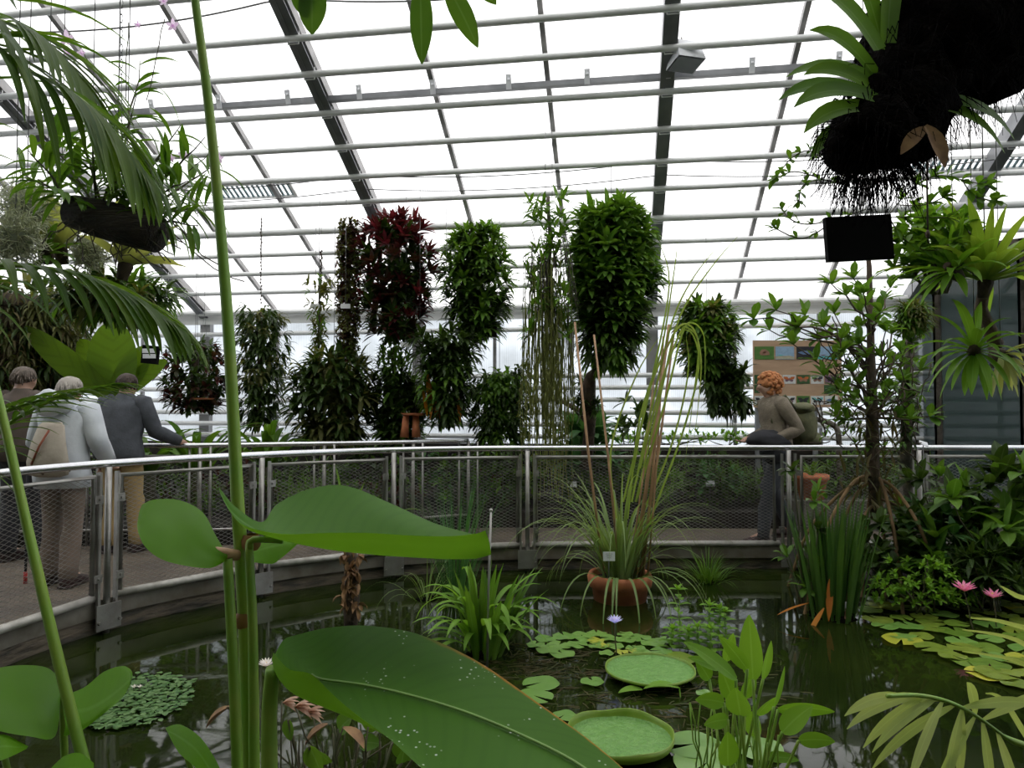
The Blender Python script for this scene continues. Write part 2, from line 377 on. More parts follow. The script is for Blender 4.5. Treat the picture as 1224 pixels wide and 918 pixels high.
for j, v in enumerate(vs_ + [vs_[0] - .4, vs_[0] - .8, vs_[0] - 1.2]):
    r = .042 if j == 6 else .031
    mb = MB(); z = roofz(v) - .15
    mb.tube([B(UL, v, z), B(UR_, v, z)], r, 10)
    pp = mb.build('roof_heating_pipe', M['pipe'])
    tag(pp, 'long pale heating pipe running under the roof', 'pipe', 'heating pipes under the roof')
    for u in UK[1:]:
        mb = MB(); c = B(u, v, z); s = r + .02
        mb.tube([c + B(-.05, 0, .15), c + B(-.05, -.0, .16), c + B(-.05, 0, -.0), c + B(-.05, 0, -.0) + Vector((0, 0, -s)), c + B(.05, 0) + Vector((0, 0, -s)), c + B(.05, 0, .15)], .006, 5)
        mb.build('pipe_hanger', M['pipe'], pp)
for j, y in enumerate((395, 450, 464, 478, 493, 507, 521)):
    z = CAMZ + (486 - y) * 10 / F
    mb = MB(); mb.tube([B(-9.5, VW - .22, z), B(UR_, VW - .22, z)], .034, 10)
    p = mb.build('wall_heating_pipe', M['pipe'])
    tag(p, ['long pale heating pipe just below the eaves beam', 'topmost of the six stacked heating pipes low on the rear wall', 'second from top of the six stacked heating pipes on the rear wall', 'third from top of the six stacked heating pipes on the rear wall', 'fourth from top of the six stacked heating pipes on the rear wall', 'fifth from top of the six stacked heating pipes on the rear wall', 'lowest of the six stacked heating pipes on the rear wall'][j], 'pipe')
# two drooping cables under the roof
for j, y in enumerate((205, 222)):
    v = vline(y, off=.2); mb = MB(); pts = []
    for i in range(0, 60):
        u = -7 + i * .25; s = ((u - .46) % 3.3) / 3.3; pts.append(B(u, v, roofz(v) - .12 - .08 * (1 - (2 * s - 1) ** 2)))
    mb.tube(pts, .006, 5); tag(mb.build('roof_cable', M['wire']), ['upper thin cable drooping between the roof rafters', 'lower thin cable drooping between the roof rafters'][j], 'cable')
v = vline(28, 300, .2); mb = MB(); pts = [B(-7 + i * .25, v, roofz(v) + .0 - .14 * (1 - (2 * (((-7 + i * .25 - .46) % 3.3) / 3.3) - 1) ** 2)) for i in range(40)]
mb.tube(pts, .008, 5); tag(mb.build('roof_cable', M['wire']), 'thin cable drooping near the top left of the roof', 'cable')
# small ribbed ventilator panels in the roof
def vent(x, y, w_, h_, label):
    v = vline(y, x, -.02); d = ray(x, y); t = v / (d.x * SA + d.y * CA); P = Vector((0, 0, CAMZ)) + d * t; u = P.x * CA - P.y * SA
    root = thing('roof_ventilator', label, 'ventilator', B(u, v, roofz(v) + .04))
    mb = MB(); a, b = w_ / 2, h_ / 2
    for du in (-a, a): mb.beam(B(u + du, v - b, roofz(v - b) + .03), B(u + du, v + b, roofz(v + b) + .03), .03, .03)
    for dv in (-b, b): mb.beam(B(u - a, v + dv, roofz(v + dv) + .03), B(u + a, v + dv, roofz(v + dv) + .03), .03, .03)
    mb.build('frame', M['pipe'], root, smooth=False)
    mb = MB(); n = int(w_ / .06)
    for i in range(n):
        uu = u - a + (i + .5) * w_ / n; mb.beam(B(uu, v - b, roofz(v - b) + .03), B(uu, v + b, roofz(v + b) + .03), .028, .012)
    mb.build('louvre', mat('blue_grey_louvre', (.3, .42, .46), (.26, .36, .4), .5), root, smooth=False)
vent(302, 229, 1.0, .2, 'ribbed blue-grey ventilator strip in the roof above the left walkway')
vent(1180, 196, 1.6, .16, 'ribbed blue-grey ventilator strip in the roof by the right hanging plants')
# ================================================================ ground, water, deck
nodes = [(-420, 2.2), (-60, 3.62), (128, 4.62), (312, 5.47), (470, 6.08), (630, 6.34), (940, 6.40), (1095, 6.42), (1290, 6.42)]
RP = [W(x, 486, Y) for x, Y in nodes]
RP = [Vector((p.x, p.y, 0)) for p in RP]
BK = [W(x, 486, Y) for x, Y in [(-700, 4.6), (-150, 6.3), (60, 6.75), (240, 6.78), (450, 7.3), (560, 7.75), (660, 7.8), (900, 7.75), (1290, 7.75)]]
BK = [Vector((p.x, p.y, 0)) for p in BK]
def catm(P, n=6):
    out = []
    for i in range(len(P) - 1):
        p0, p1, p2, p3 = P[max(0, i - 1)], P[i], P[i + 1], P[min(len(P) - 1, i + 2)]
        for k in range(n):
            t = k / n; out.append(.5 * ((2 * p1) + (p2 - p0) * t + (2 * p0 - 5 * p1 + 4 * p2 - p3) * t * t + (3 * p1 - p0 - 3 * p2 + p3) * t ** 3))
    out.append(P[-1].copy()); return out
RC = catm(RP); BC = catm(BK)
ZD = .13
mb = MB(); vs = [p + Vector((0, .03, ZD)) for p in RC] + [p + Vector((0, 0, ZD)) for p in BC]; n = len(RC)
vs += [v - Vector((0, 0, .09)) for v in vs]
mb.add(vs, [(i, i + 1, n + i + 1, n + i) for i in range(n - 1)] + [(2 * n + i, 3 * n + i, 3 * n + i + 1, 2 * n + i + 1) for i in range(n - 1)] + [(i, 2 * n + i, 2 * n + i + 1, i + 1) for i in range(n - 1)] + [(n + i, n + i + 1, 3 * n + i + 1, 3 * n + i) for i in range(n - 1)])
struct('floor', mb, M['deckm'])
mb = MB(); mb.add([B(UL, -9, -.35), B(UR_, -9, -.35), B(UR_, VW, -.35), B(UL, VW, -.35)], [(0, 1, 2, 3)]); struct('floor_base', mb, M['soil'])
# planting bed behind the walkway
mb = MB(); fr = [p + Vector((0, .04, .3)) for p in BC]; bk = []
for p in BC:
    u = p.x * CA - p.y * SA; bk.append(B(max(UL + .1, min(UR_ - .1, u)), VW - .03, .38))
vs = fr + bk + [Vector((p.x, p.y, -.1)) for p in fr]; n = len(fr)
mb.add(vs, [(i, i + 1, n + i + 1, n + i) for i in range(n - 1)] + [(2 * n + i, 2 * n + i + 1, i + 1, i) for i in range(n - 1)])
struct('floor_bed', mb, M['soil'])
# pond water
m, t, out = nt('pond_water'); b = N(t, 'ShaderNodeBsdfPrincipled'); tc = N(t, 'ShaderNodeTexCoord')
nz = N(t, 'ShaderNodeTexNoise'); nz.inputs['Scale'].default_value = 1.4; t.links.new(tc.outputs['Object'], nz.inputs['Vector'])
c = mixc(t, rng(t, nz.outputs[0], .4, .65), (.015, .023, .004), (.008, .013, .003)); t.links.new(c, b.inputs['Base Color'])
b.inputs['Roughness'].default_value = .035; b.inputs['IOR'].default_value = 1.26
n2 = N(t, 'ShaderNodeTexNoise'); n2.inputs['Scale'].default_value = 7; t.links.new(tc.outputs['Object'], n2.inputs['Vector'])
bp = N(t, 'ShaderNodeBump'); bp.inputs['Strength'].default_value = .022; bp.inputs['Distance'].default_value = .02; t.links.new(n2.outputs[0], bp.inputs['Height']); t.links.new(bp.outputs[0], b.inputs['Normal'])
t.links.new(b.outputs[0], out.inputs[0]); M['water'] = m
mb = MB(); mb.add([Vector((-9, .3, 0)), Vector((9, .3, 0)), Vector((9, 7.6, 0)), Vector((-9, 7.6, 0))], [(0, 1, 2, 3)])
o = struct('floor_water', mb, M['water'])
mb = MB(); mb.box((0, -1.3, .0), (16, 3.2, .3)); struct('floor_bank', mb, M['deckm'])
# ================================================================ walkway railing
hr = MB(); hr.tube([p + Vector((0, 0, 1.08)) for p in RC], .025, 12)
RAIL = thing('walkway_railing', 'curved steel railing with mesh panels along the pond side of the walkway', 'railing', RP[4])
hr.build('handrail', M['steel'], RAIL)
def segfrac(t):     # position along the curve; t in node units
    i = min(len(RC) - 2, int(t * 6)); f = t * 6 - i; return RC[i].lerp(RC[i + 1], f)
def tofx(px):       # railing point seen at this picture column
    k = (px - CX) / F; best = None
    for i in range(len(RC) - 1):
        a, b = RC[i], RC[i + 1]; fa = a.x - k * a.y; fb = b.x - k * b.y
        if fa * fb <= 0: s = fa / (fa - fb) if fa != fb else 0; return a.lerp(b, s), norm(b - a)
    return RC[-1], norm(RC[-1] - RC[-2])
ORD = ['far left edge', 'left, in front of the white jacket', 'left, just behind the tall green stems', 'left of centre behind the big leaf', 'centre, right of the big leaf tip', 'right, beside the woman with the rucksack', 'right behind the shrub roots']
posts = [-60, 128, 312, 470, 630, 940, 1095]
for px, wh in zip(posts, ORD):
    p, d = tofx(px); nrm = Vector((d.y, -d.x, 0)); R = Matrix.Rotation(math.atan2(d.y, d.x), 3, 'Z'); q = p + nrm * .03
    root = bpy.data.objects.new('railing_post', None); COL.objects.link(root); root.parent = RAIL; root.location = q - RAIL.location
    mb = MB(); mb.tube([q + Vector((0, 0, -.02)), q + Vector((0, 0, 1.06))], .021, 10); mb.build('post_tube', M['galv'], root)
    for s in (-1, 1):
        mb = MB(); mb.box(q + d * s * .06 + Vector((0, 0, .6)), (.016, .03, .86), R); mb.build('post_flat', M['galv'], root, smooth=False)
        for z in (.36, .86):
            mb = MB(); mb.box(q + d * s * .075 + nrm * .022 + Vector((0, 0, z)), (.05, .012, .05), R); mb.tube([q + d * s * .075 + nrm * .02 + Vector((0, 0, z)), q + d * s * .075 + nrm * .04 + Vector((0, 0, z))], .009, 6)
            mb.build('clamp', M['galv'], root, smooth=False)
    mb = MB(); mb.box(q + nrm * .022 + Vector((0, 0, .11)), (.17, .012, .16), R); 
    for s in (-1, 1): mb.tube([q + nrm * .02 + d * s * .07 + Vector((0, 0, .08)), q + nrm * .045 + d * s * .07 + Vector((0, 0, .08))], .011, 6)
    mb.build('foot_plate', M['galv'], root, smooth=False)
M['meshw'] = mat('dull_mesh_wire', (.3, .29, .27), (.2, .19, .17), .55, .6, 6)
edges = [(-330, -72), (-48, 114), (147, 301), (325, 460), (484, 619), (641, 924), (957, 1083), (1108, 1270)]
EL = ['outermost left', 'far left, before the three visitors', 'behind the tall stem and round leaf', 'behind the big horizontal leaf', 'with grass clump before it', 'wide, behind the potted sedge', 'behind the shrub roots', 'far right behind the green shrubs']
for (x0, x1), wh in zip(edges, EL):
    a, _ = tofx(x0); b, _ = tofx(x1); d = norm(b - a); nrm = Vector((d.y, -d.x, 0)); L = (b - a).length; z0, z1 = .23, 1.0
    a = a + nrm * .0; b = b + nrm * .0
    root = bpy.data.objects.new('railing_panel', None); COL.objects.link(root); root.parent = RAIL; root.location = a - RAIL.location
    def PT(s, z): return a + d * s + Vector((0, 0, z))
    mb = MB(); mb.tube([PT(0, z0), PT(0, z1), PT(L, z1), PT(L, z0)], .018, 8); mb.build('panel_frame', M['galv'], root)
    mb = MB(); mb.tube([PT(-.04, z0), PT(L + .04, z0)], .026, 8); mb.build('bottom_rail', M['kerb'], root)
    mb = MB(); dx, dz = .058, .028; sl_ = dz / dx; H = z1 - z0
    # two families of slanted wires make the diamonds
    n_ = int((L * sl_ + H) / dz) + 1
    for sgn in (1, -1):
        for i in range(1, n_):
            c0 = i * dz          # z = c0 - sl*s  (or mirrored)
            s0 = max(0, (c0 - H) / sl_); s1 = min(L, c0 / sl_)
            if s1 - s0 < .01: continue
            p0 = (s0, c0 - sl_ * s0); p1 = (s1, c0 - sl_ * s1)
            if sgn < 0: p0 = (L - p0[0], p0[1]); p1 = (L - p1[0], p1[1])
            mb.tube([PT(p0[0], z0 + p0[1]), PT(p1[0], z0 + p1[1])], .0015, 3, caps=False)
    mb.build('mesh_infill', M['meshw'], root, smooth=False)
M['fasc'] = mat('dirty_steel_band', (.2, .185, .155), (.12, .1, .07), .65, .2, 5, .15)
# fascia under the deck edge: grey steel band over old timber
for i_, (zt, zb, dy, m_, nm, lb) in enumerate([(.21, .10, -.005, M['fasc'], 'fascia_band', 'grey steel fascia band along the walkway edge above the pond'), (.10, -.04, .025, M['wood_old'], 'fascia_board', 'stained timber board along the walkway edge just above the water')]):
    mb = MB(); vs = []
    for p in RC: vs += [p + Vector((0, dy, zb)), p + Vector((0, dy, zt)), p + Vector((0, dy + .025, zt)), p + Vector((0, dy + .025, zb))]
    mb.add(vs, [(i * 4 + k, (i + 1) * 4 + k, (i + 1) * 4 + (k + 1) % 4, i * 4 + (k + 1) % 4) for i in range(len(RC) - 1) for k in range(4)])
    tag(mb.build(nm, m_, smooth=False), lb, 'fascia')
# back railing, pale uprights
br = thing('back_railing', 'plain steel railing along the planting side of the left walkway', 'railing', BK[2])
bp_ = [p for p in BC if p.x < W(575, 486, 7.75).x and p.x > -5]
mb = MB(); mb.tube([p + Vector((0, 0, 1.08)) for p in bp_], .024, 10); mb.build('handrail', M['steel'], br)
mb = MB(); mb.tube([p + Vector((0, 0, .98)) for p in bp_], .014, 6); mb.tube([p + Vector((0, 0, .28)) for p in bp_], .014, 6); mb.build('rail', M['galv'], br)
for i, p in enumerate(bp_):
    if i % 4 == 0:
        mb = MB(); 
        for s in (-.1, 0, .1): mb.tube([p + Vector((s, 0, ZD)), p + Vector((s, 0, 1.07))], .012 if s else .02, 6)
        mb.build('upright', M['galv'], br)
# right hand glass enclosure
e0 = W(1122, 486, 8.4); e1 = W(1225, 486, 7.9)
root = thing('glass_enclosure', 'dark glazed enclosure with grey frame at the right edge', 'enclosure', (e0.x, e0.y, 0))
m, t, out = nt('dusky_glass'); b = N(t, 'ShaderNodeBsdfPrincipled'); b.inputs['Base Color'].default_value = (.05, .075, .075, 1); b.inputs['Roughness'].default_value = .12
tr = N(t, 'ShaderNodeBsdfTransparent'); mx = N(t, 'ShaderNodeMixShader'); mx.inputs[0].default_value = .86; t.links.new(tr.outputs[0], mx.inputs[1]); t.links.new(b.outputs[0], mx.inputs[2]); t.links.new(mx.outputs[0], out.inputs[0]); M['dusky'] = m
zt = 3.3; e2 = e1 + Vector((2.2, -.4, 0)); e3 = e0 + Vector((.35, 1.1, 0))
for a, b_ in ((e0, e1), (e1, e2), (e0, e3)):
    a = Vector((a.x, a.y, 0)); b_ = Vector((b_.x, b_.y, 0))
    mb = MB(); mb.beam(a + Vector((0, 0, zt / 2 + .15)), b_ + Vector((0, 0, zt / 2 + .15)), .012, zt - .3); mb.build('pane', M['dusky'], root, smooth=False)
    mb = MB()
    for z in (.3, zt): mb.beam(a + Vector((0, 0, z)), b_ + Vector((0, 0, z)), .06, .06)
    mb.tube([a + Vector((0, 0, .1)), a + Vector((0, 0, zt + .03))], .045, 6); mb.tube([b_ + Vector((0, 0, .1)), b_ + Vector((0, 0, zt + .03))], .045, 6)
    mb.build('frame', M['barkgrey'], root, smooth=False)
mb = MB(); 
for p in (e0, e1, e2, e3): mb.tube([Vector((p.x, p.y, -.3)), Vector((p.x, p.y, .3))], .05, 6)
mb.build('footing', M['concrete'], root)
# lamp box on the rafter
Pl = W(819, 66, 6.15); root = thing('floodlight', 'white box floodlight hung under the roof pipes', 'lamp', Pl)
mb = MB(); R = Matrix.Rotation(.25, 3, 'Z') @ Matrix.Rotation(-.12, 3, 'X'); s_ = .115
top = [Vector((x, y, .09)) for x, y in ((-.1, -.08), (.1, -.08), (.1, .08), (-.1, .08))]; bot = [Vector((x, y, -.09)) for x, y in ((-.13, -.12), (.13, -.12), (.13, .12), (-.13, .12))]
mb.add([Pl + R @ v for v in top + bot], [(3, 2, 1, 0), (0, 1, 5, 4), (1, 2, 6, 5), (2, 3, 7, 6), (3, 0, 4, 7)]); mb.build('housing', M['white'], root, smooth=False)
mb = MB(); mb.box(Pl + R @ Vector((0, 0, -.093)), (.235, .215, .006), R); mb.build('lamp_glass', M['dark_alu'], root, smooth=False)
mb = MB(); mb.tube([Pl + R @ Vector((-.14, 0, 0)), Pl + R @ Vector((-.14, 0, .14)), Pl + R @ Vector((.14, 0, .14)), Pl + R @ Vector((.14, 0, 0))], .008, 6); mb.tube([Pl + R @ Vector((0, 0, .13)), Vector((Pl.x, Pl.y, roofz_at(Pl) - .06))], .01, 6)
mb.tube([Pl + R @ Vector((0, .1, .09)), Pl + Vector((.05, .0, .3)), Pl + Vector((-.03, .02, .55)), Vector((Pl.x - .03, Pl.y, roofz_at(Pl) - .04))], .007, 5); mb.build('bracket', M['galv'], root)
# ================================================================ plant builders
def rdir(up=0.0):
    a = U(0, 2 * PI); z = U(-1, 1); s = math.sqrt(1 - z * z); return norm(Vector((s * math.cos(a), s * math.sin(a), z + up)))
def cluster(mb, c, axis, n, L, wd, spread=1.0, droop=.7, prof='lance', segs=4, fold=.25, inner=0.0):
    axis = norm(axis); e1 = norm(axis.cross(Vector((.3, .5, .8)))); e2 = axis.cross(e1); a0 = U(0, 6.28)
    for i in range(n):
        a = a0 + i * 2.4; el = spread * (0.35 + .65 * (i + .5) / n) * U(.85, 1.15)
        d = axis * math.cos(el) + (e1 * math.cos(a) + e2 * math.sin(a)) * math.sin(el)
        l = L * U(.7, 1.1); mb.leaf(c + d * inner, d, l, wd * U(.8, 1.15), droop * U(.6, 1.3), segs, fold, prof)
def wob(p, q, n=6, amp=.03):
    p, q = Vector(p), Vector(q); L = (q - p).length; o = Vector((U(0, 50), U(0, 50), U(0, 50)))
    return [p.lerp(q, i / n) + noise.noise_vector(o + Vector((0, 0, i * .6))) * amp * L * 4 * (i / n) * (1.3 - i / n) for i in range(n + 1)]
def wire_up(root, p, r=.003, off=.15):
    zt = roofz_at(p) - off
    if zt > p.z:
        mb = MB(); mb.tube([Vector(p), Vector((p.x, p.y, zt))], r, 4); mb.build('hanging_wire', M['wire'], root)
def column(name, label, cat, box, Y, nclu, nl, L, wd, mts, spread=1.1, droop=.8, prof='lance', shape=None, core=.35, mats_split=None, group=None, wire=True, up=.35, depth=None, tray=None):
    wd *= 1.4; nclu = int(nclu * 1.3)
    x0, y0, x1, y1 = box; c = W((x0 + x1) / 2, (y0 + y1) / 2, Y); top = W((x0 + x1) / 2, y0, Y); bot = W((x0 + x1) / 2, y1, Y)
    R = (x1 - x0) / 2 * Y / F - L * .3; H = top.z - bot.z - L * .4; R = max(R, .03)
    dp = depth or R
    root = thing(name, label, cat, c, group)
    mbs = [MB() for _ in mts]; sh = shape or (lambda t: math.sin(PI * min(1, max(0, t * .86 + .07))) ** .5)
    for i in range(nclu):
        t = min(.99, max(.01, (i + .5) / nclu + U(-.03, .03))); a = i * 2.39996 + U(-.3, .3); rr = sh(t) * U(.62, 1.0)
        o = Vector((math.cos(a), math.sin(a), 0)); p = Vector((c.x + o.x * R * rr, c.y + o.y * dp * rr, c.z - H / 2 + H * t))
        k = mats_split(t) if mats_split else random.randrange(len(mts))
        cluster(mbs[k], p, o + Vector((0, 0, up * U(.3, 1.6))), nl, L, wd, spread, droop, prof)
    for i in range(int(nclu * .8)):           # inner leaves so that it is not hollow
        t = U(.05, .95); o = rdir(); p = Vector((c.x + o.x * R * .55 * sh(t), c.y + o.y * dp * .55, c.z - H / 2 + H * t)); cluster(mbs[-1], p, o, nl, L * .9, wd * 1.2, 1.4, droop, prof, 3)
    for mb_, m_ in zip(mbs, mts):
        if mb_.f: mb_.build('foliage', m_, root)
    if core:
        mb = MB(); pts = [Vector((c.x + U(-.01, .01), c.y, c.z - H / 2 * .9 + H * .9 * i / 5)) for i in range(6)]
        mb.tube(pts, [max(.012, R * core * .35 * sh(i / 5)) for i in range(6)], 7); mb.build('stem', M['bark'], root)
    if wire: wire_up(root, Vector((c.x, c.y, c.z + H * .4)))
    return root
# ---------------------------------------------------------------- hanging plants by the rear wall
column('bromeliad_basket', 'round dark maroon leafy hanging plant above a terracotta saucer, leftmost in the row', 'hanging plant', (188, 408, 278, 496), 8.3, 90, 6, .13, .035, [M['maroon'], M['g_dark']], depth=.4)
Ps = W(243, 478, 8.1); mb = MB(); mb.lathe([(0, 0), (.1, 0), (.12, .02), (.11, .02), (.095, .008), (0, .008)], Ps, 18)
o = mb.build('hanging_saucer', M['terra']); o['label'] = 'small terracotta saucer hanging below the round maroon plant'; o['category'] = 'saucer'
mb = MB(); [mb.tube([Ps + Vector((s * .1, 0, .01)), Ps + Vector((0, 0, 1.0))], .002, 4) for s in (-1, 1)]; mb.tube([Ps + Vector((0, 0, 1)), Vector((Ps.x, Ps.y, roofz_at(Ps) - .15))], .002, 4); mb.build('hanging_wire', M['wire'], o)
column('dangling_cactus', 'narrow shaggy green hanging plant on a dark mount', 'hanging plant', (280, 362, 342, 512), 8.4, 85, 7, .17, .028, [M['g_dark'], M['g_olive'], M['g_dark']], droop=1.6, up=-.1, shape=lambda t: .35 + .8 * math.sin(PI * t * .9) ** .7)
column('airy_orchid', 'small airy hanging plant with a few thin leaves on a wire', 'hanging plant', (360, 326, 402, 424), 8.5, 26, 6, .12, .02, [M['g_mid'], M['g_olive']], core=.15, shape=lambda t: .3 + 1.0 * t ** 2)
column('moss_pole', 'thin shaggy brown hanging moss pole left of the red plant', 'hanging plant', (402, 262, 431, 432), 8.2, 300, 7, .06, .018, [M['g_olive'], M['g_brown'], M['maroon']], core=.5, droop=1.2, shape=lambda t: .8 + .4 * math.sin(PI * t), spread=1.5)
column('spreading_bromeliad', 'large dark spreading bromeliad clump left of the terracotta dish', 'hanging plant', (340, 420, 458, 532), 8.2, 85, 8, .26, .04, [M['g_dark'], M['g_dark'], M['g_olive']], droop=1.3, up=.7, depth=.35)
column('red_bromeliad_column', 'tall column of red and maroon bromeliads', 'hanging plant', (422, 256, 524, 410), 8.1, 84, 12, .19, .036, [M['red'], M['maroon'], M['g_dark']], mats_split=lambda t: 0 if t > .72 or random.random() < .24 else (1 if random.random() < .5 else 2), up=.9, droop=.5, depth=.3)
column('small_fern_basket', 'small dark fern tuft under the red bromeliad column', 'hanging plant', (446, 410, 496, 458), 8.2, 30, 7, .13, .02, [M['g_dark'], M['g_mid']], up=.8, depth=.2)
column('lower_bromeliad', 'dark green bromeliad rosettes around the terracotta dish', 'hanging plant', (436, 448, 516, 536), 8.4, 50, 9, .22, .035, [M['g_dark'], M['g_mid'], M['g_dark']], up=.9, depth=.28)
Pd = W(495, 497, 8.0); root = thing('terracotta_stand', 'terracotta dish on terracotta legs hung among dark bromeliads', 'dish', Pd)
mb = MB(); mb.lathe([(0, 0), (.12, 0), (.15, .03), (.14, .03), (.11, .012), (0, .012)], Pd, 18); mb.build('dish', M['terra'], root)
mb = MB(); [mb.tube([Pd + Vector((s * .09, 0, 0)), Pd + Vector((s * .11, 0, -.24))], [.035, .05], 8) for s in (-1, .2)]; mb.build('leg', M['terra'], root)
wire_up(root, Pd + Vector((0, .12, 0)))
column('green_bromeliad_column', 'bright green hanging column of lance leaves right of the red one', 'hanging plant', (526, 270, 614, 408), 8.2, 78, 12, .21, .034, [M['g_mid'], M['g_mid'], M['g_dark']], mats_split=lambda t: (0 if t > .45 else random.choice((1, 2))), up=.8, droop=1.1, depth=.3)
pc = W(587, 396, 8.1); mb = MB(); mb.box(pc, (.13, .1, .13)); o = mb.build('hanging_block', M['log'], smooth=False); tag(o, 'small dark wooden block hanging under the bright green column', 'block'); wire_up(o, pc)
r_ = column('orange_tipped_bromeliad', 'bushy green hanging plant with drooping orange-red leaves', 'hanging plant', (492, 392, 574, 510), 8.0, 62, 9, .23, .035, [M['g_mid'], M['g_dark'], M['g_dark']], up=.8, droop=1.5, depth=.28, shape=lambda t: .3 + .85 * t ** .6)
mb = MB()
for i in range(9): b_ = W(U(500, 548), U(440, 470), 7.9); mb.leaf(b_, V(U(-.3, .3), -.3, -1), .33, .05, .4, 5, .3, 'lance')
mb.build('orange_leaves', M['orange'], r_, label='drooping orange-red leaves')
column('dark_trailing_fern', 'wide dark trailing hanging plant left of the long strands', 'hanging plant', (554, 438, 640, 538), 8.2, 110, 7, .15, .03, [M['g_dark'], M['g_dark'], M['g_mid']], droop=1.8, up=.2, depth=.3, shape=lambda t: .75 + .3 * t)
# long hanging strand plant
def strand_plant():
    root = thing('strand_cactus', 'very long hanging plant with stringy strands reaching below the handrail', 'hanging plant', W(655, 380, 6.9))
    mb = MB(); ml = MB()
    for i in range(150):
        a = U(0, 6.28); rr = U(.02, 1) ; x = 655 + math.cos(a) * 32 * rr; y0 = U(300, 400); Y = 6.9 + math.sin(a) * .25 * rr; tp = W(x, y0, Y)
        y1 = U(470, 545) if i % 4 else U(545, 600); bt = W(x + U(-8, 8), y1, Y)
        pts = wob(tp, bt, 9, .012); mb.tube(pts, .0042, 3, r=random.random(), caps=False)
        for p in pts[2:]:
            ml.leaf(p, V(U(-1, 1), U(-1, 1), -1), U(.04, .075), .009, .5, 2, 0, 'lance')
    mb.build('strands', M['strand'], root); ml.build('strand_tips', M['strand'], root)
    mb = MB()
    for i in range(70):
        t = i / 70; p = W(655 + U(-24, 24), 236 + 170 * t, 6.9 + U(-.2, .2)); cluster(mb, p, V(U(-1, 1), U(-1, 1), .6), 6, .17, .038, 1.2, .9, 'lance', 4)
    mb.build('foliage', M['g_mid'], root)
    mb = MB(); mb.tube(wob(W(655, 235, 6.9), W(660, 400, 6.95), 8, .02), [.02] * 9, 6)
    for i in range(50): a = W(U(635, 680), U(270, 330), 6.85); mb.tube(wob(a, a + V(U(-.1, .2), U(-.1, .1), -U(.3, .9)), 7, .05), .004, 3)
    mb.build('roots', M['barkgrey'], root)
    mb = MB(); mb.box(W(668, 398, 6.8), (.05, .01, .09)); mb.box(W(663, 352, 6.8), (.03, .01, .03)); mb.build('name_tag', M['white'], root, smooth=False)
    wire_up(root, W(652, 240, 6.9))
strand_plant()
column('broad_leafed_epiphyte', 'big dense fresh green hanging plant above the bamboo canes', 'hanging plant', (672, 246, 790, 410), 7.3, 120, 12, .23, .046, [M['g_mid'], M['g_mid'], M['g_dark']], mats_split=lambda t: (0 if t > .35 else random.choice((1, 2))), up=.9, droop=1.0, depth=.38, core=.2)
# branch carrying it and a dark tuft below
column('lower_epiphyte', 'hanging tuft of narrow leaves on the curved branch under the big green plant', 'hanging plant', (692, 380, 764, 442), 7.3, 26, 9, .22, .034, [M['g_dark'], M['g_mid']], droop=1.6, up=-.2, wire=False, depth=.2)
root = thing('bare_branch', 'dark crooked branch standing behind the bamboo canes', 'branch', W(700, 540, 7.4))
mb = MB(); mb.tube([W(700, 560, 7.9), W(706, 500, 7.8), W(702, 470, 7.6), W(706, 450, 7.5), W(722, 435, 7.4), W(730, 400, 7.35)], [.07, .06, .09, .06, .035, .02], 8); mb.tube([W(704, 505, 7.8), W(688, 488, 7.9), W(672, 480, 8)], [.045, .035, .02], 7)
mb.build('bark', M['bark'], root)
mb = MB(); [cluster(mb, W(700 + U(-14, 14), U(455, 500), 7.6), rdir(.4), 7, .12, .03, 1.3, 1.0) for i in range(22)]; mb.build('tufts', M['g_dark'], root)
def sfun(t): return .55 + .5 * math.sin(PI * t)
root = column('dark_leafed_epiphyte', 'tall dark leafy hanging plant between canes and picture board', 'hanging plant', (806, 360, 884, 450), 8.0, 60, 11, .19, .036, [M['g_dark'], M['g_olive'], M['g_mid']], up=.6, droop=1.1, depth=.3)
c_ = root.location; mb = MB()
for i in range(85):
    p = W(868 + U(-24, 24), 440 + 50 * U(0, 1), 8.0 + U(-.2, .2)); cluster(mb, p, rdir(.2), 10, .19, .048, 1.1, 1.1)
for i in range(8): mb.leaf(W(880 + U(-14, 8), 484, 8), V(U(-.2, .2), 0, -1), .28, .035, .3, 4)
mb.build('lower_foliage', M['g_dark'], root)
# thin pendants
for x, y0, y1, lb in ((312, 262, 366, 'thin dark knotted cord hanging above the narrow shaggy plant'), (384, 300, 340, 'short fine cord above the small airy hanging plant')):
    mb = MB(); p, q = W(x, y0, 8.4), W(x, y1, 8.4); mb.tube(wob(p, q, 12, .004), .004, 4)
    for i in range(26): c = p.lerp(q, i / 26); mb.ball(c + V(U(-.01, .01), 0, 0), .011, 5, 4)
    mb.tube([p, Vector((p.x, p.y, roofz_at(p) - .1))], .002, 4)
    tag(mb.build('knotted_cord', M['bark']), lb, 'cord')  # knotted cord, not part of any plant
# small white name tags and long wires
for x, y, Y, l_ in ((485, 412, 7.9, 'small pale plate on a long wire in front of the red column'), (377, 366, 8.4, 'white plant tag by the small airy plant'), (413, 366, 8.0, 'white plant tag halfway down the brown moss pole')):
    c = W(x, y, Y); mb = MB(); mb.box(c, (.11, .012, .05)); o = mb.build('plant_tag', M['pipe'], smooth=False); tag(o, l_, 'tag'); wire_up(o, c)
for x, Y in ((236, 8.0), (502, 7.8), (382, 8.0), (660, 6.6), (477, 8.2)):
    p = W(x, 250, Y); mb = MB(); mb.tube([Vector((p.x, p.y, roofz_at(p) - .1)), W(x, 410 if x != 660 else 240, Y)], .0022, 4)
    tag(mb.build('hanging_wire_line', M['wire']), 'thin straight steel wire dropping from the roof pipes', 'wire', 'thin steel wires')
